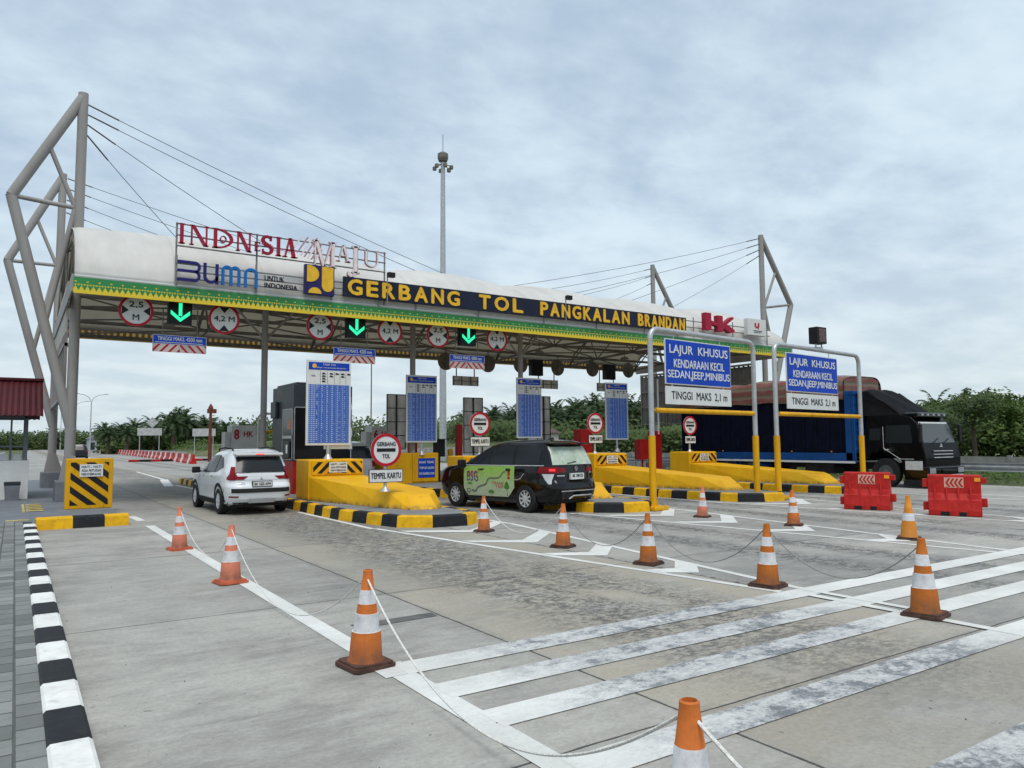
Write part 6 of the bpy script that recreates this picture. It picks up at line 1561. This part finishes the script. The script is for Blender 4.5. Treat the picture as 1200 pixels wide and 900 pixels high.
def palm_crown(seed, R_=3.0, nf=26):
    rn = random.Random(seed); mb = MB()
    for f in range(nf):
        az = 2.4*f+rn.uniform(-.2, .2); el = R(78-100*(f/nf)**.8+rn.uniform(-8, 8)); L = R_*rn.uniform(.85, 1.15); pts = []
        p_ = Vector((0, 0, 0)); e = el; n = 9
        for k in range(n+1):
            pts.append(p_.copy()); p_ = p_+Vector((math.cos(az)*math.cos(e), math.sin(az)*math.cos(e), math.sin(e)))*L/n; e -= R(11)*(.5+k/n)
        side = Vector((-math.sin(az), math.cos(az), 0))
        for k in range(1, n):
            for sub in (0, .5):
                q = pts[k].lerp(pts[k+1], sub); dirv = (pts[k+1]-pts[k]).normalized(); ll = L*.26*math.sin(math.pi*min(1, (k+sub+.7)/(n+.8)))**.7
                for s_ in (-1, 1):
                    tip = q+side*s_*ll*.85+dirv*ll*.45+Vector((0, 0, -ll*rn.uniform(.15, .55))); w = dirv*.10
                    mb.add([q-w, q+w, tip], [(0, 1, 2)])
        for k in range(n): mb.add([pts[k]+side*.03, pts[k]-side*.03, pts[k+1]-side*.02, pts[k+1]+side*.02], [(0, 1, 2, 3)])
    return mb
palms = []
for v in range(4):
    t = thing('palm_tree', 'oil palm', 'palm tree', (0, 0, 0), 0, 'oil palms')
    H = 1.0
    mb = MB(); rn = random.Random(v); mb.path([(0, 0, 0), (.05, 0, 1.5), (.1, .05, 3.2), (.12, .05, 4.6)], [.38, .33, .34, .30], 10); mb.build('trunk', M['bark'], t)
    cr = palm_crown(10+v).build('crown', M['palm'], t, fix=False); cr.location = (.12, .05, 4.6); palms.append(t)
used = [False]*4
def put_palm(x_, y_, H, label, group, rn):
    v = rn.randrange(4); s_ = rn.uniform(.9, 1.15); zc_ = H/7.4
    if not used[v]: o = palms[v]; used[v] = True
    else: o = copy_tree(palms[v])
    o.location = (x_, y_, 0); o.rotation_euler = (0, 0, rn.uniform(0, 6.28)); o.scale = (s_*.88*max(.75, zc_**.4), s_*.88*max(.75, zc_**.4), zc_*.97); o['label'] = label; o['group'] = group
rn = random.Random(3)
# left grove: seen between px 122..285 ; heights rise to the middle
for row in range(3):
    for k in range(11):
        u = k/10; y_ = 150+row*9+rn.uniform(-2, 2); x_ = (13.6+u*25.5)*y_/150.+rn.uniform(-1, 1)
        H = (6.3+2.6*math.exp(-((u-.42)/.2)**2)+.6*(u > .3))*y_/150+rn.uniform(-.5, .5)
        if row == 0: H *= .9
        put_palm(x_, y_, H, 'dark green oil palm in the grove on the left, beyond the far row of barriers', 'oil palms of the left grove', rn)
for row in range(4):
    for k in range(17):
        u = k/16; d_ = 1+row*.09; px = .585+u*.46
        y_ = 108*d_+rn.uniform(-2, 2); x_ = px*108*d_*1.0+rn.uniform(-1.5, 1.5)
        H = (8.2+4.6*min(1, u*1.5))*d_*.94+rn.uniform(-.6, .6)-(1.6 if row == 0 else 0)
        put_palm(x_, y_, H, 'oil palm of the dense plantation behind the middle and farthest tariff boards', 'oil palms of the right plantation', rn)
for k in range(2): put_palm([11.5, 5.5][k], [225, 150][k], [7.6, 5.2][k], ['lone dark palm behind the far double arm lamps', 'lone small palm seen between the left pylon columns'][k], 'lone palms', rn)

for k, (x_, y_, H) in enumerate(((104, 52.5, 9.4), (110, 52, 9.8), (108, 48, 9.6), (116, 44, 10.6))): put_palm(x_, y_, H, ['first', 'second', 'third', 'last'][k]+' palm top from the left peeking over the trees right of the truck', 'palms behind the right trees', rn)
def crown_mesh(seed, rx, rz, n, leaf, lumps=10):
    rn = random.Random(seed); cl = [(Vector((rn.uniform(-.6, .6)*rx, rn.uniform(-.6, .6)*rx, rn.uniform(-.55, .75)*rz)), rn.uniform(.35, .6)) for _ in range(lumps)]
    mb = MB(); vs = []; fs = []
    for i in range(n):
        c_, r_ = cl[rn.randrange(lumps)]; a = rn.uniform(0, 6.283); b_ = math.acos(rn.uniform(-1, 1)); rr = r_*(rn.uniform(.55, 1.12) if rn.random() < .9 else 1.35)
        p_ = c_+Vector((math.sin(b_)*math.cos(a)*rx, math.sin(b_)*math.sin(a)*rx, math.cos(b_)*rz*.8))*rr
        u = Vector((rn.gauss(0, 1), rn.gauss(0, 1), rn.gauss(0, .6))).normalized()*leaf*rn.uniform(.6, 1.3); w = u.orthogonal().normalized()*leaf*.55; q = len(vs)
        vs += [p_-u, p_+w, p_+u, p_-w]; fs.append((q, q+1, q+2, q+3))
    mb.add(vs, fs); return mb
btree = []
for v in range(3):
    t = thing('tree', 'tree', 'tree', (0, 0, 0), 0, 'broad leaved trees behind the concrete fence')
    rn2 = random.Random(40+v); mb = MB(); mb.path([(0, 0, 0), (.1, 0, 1.2), (.0, .1, 2.4), (.15, .1, 3.6)], [.16, .13, .10, .05], 8)
    for k in range(6):
        a = k*1.1+v; mb.path([(0, 0, 1.4+.3*k), (.5*math.cos(a), .5*math.sin(a), 2.1+.3*k), (1.2*math.cos(a), 1.2*math.sin(a), 2.7+.3*k)], [.06, .045, .02], 6)
    mb.build('trunk', M['bark'], t)
    cr = crown_mesh(60+v, 2.3, 1.9, 5200, .15, 13).build('crown', M['leafA'] if v < 2 else M['leafB'], t, fix=False); cr.location = (0, 0, 3.3); btree.append(t)
spots = [(43.0, 22.0, .80, 'low tree just right of the truck cab, crown beside the tarpaulin'), (49.5, 20.3, .95, 'tall tree behind the slim bare trunk, highest tip right of the truck'), (46.5, 17.2, .80, 'dark tree in the middle of the fence line at the right'), (52, 18.2, .98, 'second row tree between the bare trunk and the right edge'), (49, 14.3, .86, 'lighter green tree near the right edge of the picture'), (54.5, 15.0, .98, 'tree at the right edge of the picture, back row'),
         (47.5, 24.6, .92, 'tree directly behind the truck cab, its top showing beside the tarpaulin'), (54, 26.5, 1.0, 'back row tree hidden mostly by the truck cab'), (52, 10.5, .95, 'tree beyond the right edge of the picture'), (58, 21.5, 1.12, 'farthest back row tree above the others on the right'), (60, 33, 1.0, 'tree behind the truck tarpaulin, far back'),
         (46.0, 12.0, .80, 'small tree near the fence at the right edge'), (52, 23.2, .98, 'tree of the second row between the truck cab and the bare trunk'), (56, 18.6, 1.06, 'back row tree left of the right edge'), (46.2, 19.8, .78, 'front row tree left of the bare trunk, above the fence'), (60, 25.5, 1.15, 'far tree over the windscreen of the truck'), (60, 30.5, 1.12, 'round tree right beside the truck mirror, far row'), (62, 28.0, 1.10, 'wide tree far behind the truck windscreen'), (57, 28.4, .98, 'bushy tree between the truck mirror and the palms'), (43.5, 15.2, .68, 'small front row tree close to the fence, right of the bare trunk')]
uz = [False]*3
for i, (x_, y_, s_, l) in enumerate(spots):
    v = i % 3 if i != 4 else 2
    if not uz[v]: o = btree[v]; uz[v] = True
    else: o = copy_tree(btree[v])
    o.location = (x_, y_, -.05); o.rotation_euler = (0, 0, i*1.9); o.scale = (s_*1.0, s_*1.0, s_*(.80+.05*(i % 3))); o['label'] = l
# slim tree in front of the fence
t = thing('tree', 'slim tree with a bare brown trunk standing in front of the concrete fence', 'tree', (38.6, 17.8, 0))
mb = MB(); mb.path([(0, 0, 0), (.05, 0, 1.3), (-.03, 0, 2.6), (.05, 0, 4.4)], [.13, .11, .09, .04], 10)
for k in range(8): a = k*1.3; mb.path([(0, 0, 2.3+.25*k), (.45*math.cos(a), .45*math.sin(a), 2.8+.25*k), (1.0*math.cos(a), 1.0*math.sin(a), 3.0+.26*k)], [.04, .03, .012], 6)
mb.build('trunk', M['bark'], t); t.scale = (1, 1, .80); cr = crown_mesh(91, 1.25, 1.2, 1500, .11, 12).build('crown', M['leafA'], t, fix=False); cr.location = (0, 0, 3.5)
# undergrowth and far treelines: uncountable masses
def hedge(name, pts, h_, n, leaf, m, label, depth=3.):
    rn = random.Random(len(pts)*7+n); vs = []; fs = []
    for i in range(n):
        k = rn.random()*(len(pts)-1); a = int(k); p_ = Vector(pts[a]).lerp(Vector(pts[a+1]), k-a)
        hh = h_*(.75+.25*math.sin(p_.x*.7+p_.y*.31)+.15*math.sin(p_.x*2.1)); z_ = hh*rn.random()**.7
        p3 = Vector((p_.x+rn.uniform(-depth, depth), p_.y+rn.uniform(-depth, depth), z_)); u = Vector((rn.gauss(0, 1), rn.gauss(0, 1), rn.gauss(0, .7))).normalized()*leaf*rn.uniform(.6, 1.3); w = u.orthogonal().normalized()*leaf*.6; q = len(vs)
        vs += [p3-u, p3+w, p3+u, p3-w]; fs.append((q, q+1, q+2, q+3))
    mb = MB(); mb.add(vs, fs); o = mb.build(name, m, fix=False); tag(o, label, 'vegetation', kind='stuff')
hedge('undergrowth', [(56, 100), (80, 104), (118, 106), (125, 92)], 5.0, 26000, .42, M['leafA'], 'dark undergrowth mass below the plantation palms', 5)
hedge('undergrowth', [(16, 156), (46, 152)], 3.4, 9000, .45, M['leafA'], 'undergrowth below the left palm grove', 4)
hedge('undergrowth', [(42, 8), (46, 16), (46, 26), (54, 40), (62, 52)], 2.6, 22000, .17, M['leafB'], 'green bushes behind the concrete fence on the right', 2.2)
hedge('undergrowth', [(62, 52), (66, 66), (70, 84), (72, 96)], 3.6, 16000, .30, M['leafA'], 'bushes behind the fence seen under the canopy screen', 3)
hedge('treeline', [(-160, 300), (-60, 330), (10, 330), (60, 300)], 6.5, 42000, .55, M['leafA'], 'low far treeline on the left horizon', 12)
hedge('treeline', [(60, 260), (200, 240), (330, 200), (420, 120), (440, 20)], 10, 52000, .8, M['leafA'], 'far treeline along the right horizon', 14)
# grass tufts on the verge
hedge('grass_verge', [(25, 190), (25, 124), (30, 104), (44, 100)], 2.2, 9000, .16, M['leafB'], 'rough grass on the left embankment', 2)
hedge('grass_verge', [(33, -6), (33, 14), (33.5, 30)], .32, 9000, .09, M['leafB'], 'grass strip between the guard rail and the concrete fence', 2.4)

mb = MB(); rn = random.Random(5)
for k in range(260):
    x_, y_ = rn.uniform(.6, 16), 1.6+rn.random()**1.6*14; r_ = rn.uniform(.002, .006)
    for sgn_ in (1,): mb.lathe([(r_*.6, .004), (r_, .004+r_*.5), (r_*.5, .004+r_)], (x_, y_, 0), 5)
tag(mb.build('loose_grit', worn('grit', (.09, .085, .08), .9)), 'tiny loose dark grit scattered over the concrete', 'grit', kind='stuff')
S.cycles.max_bounces = 6
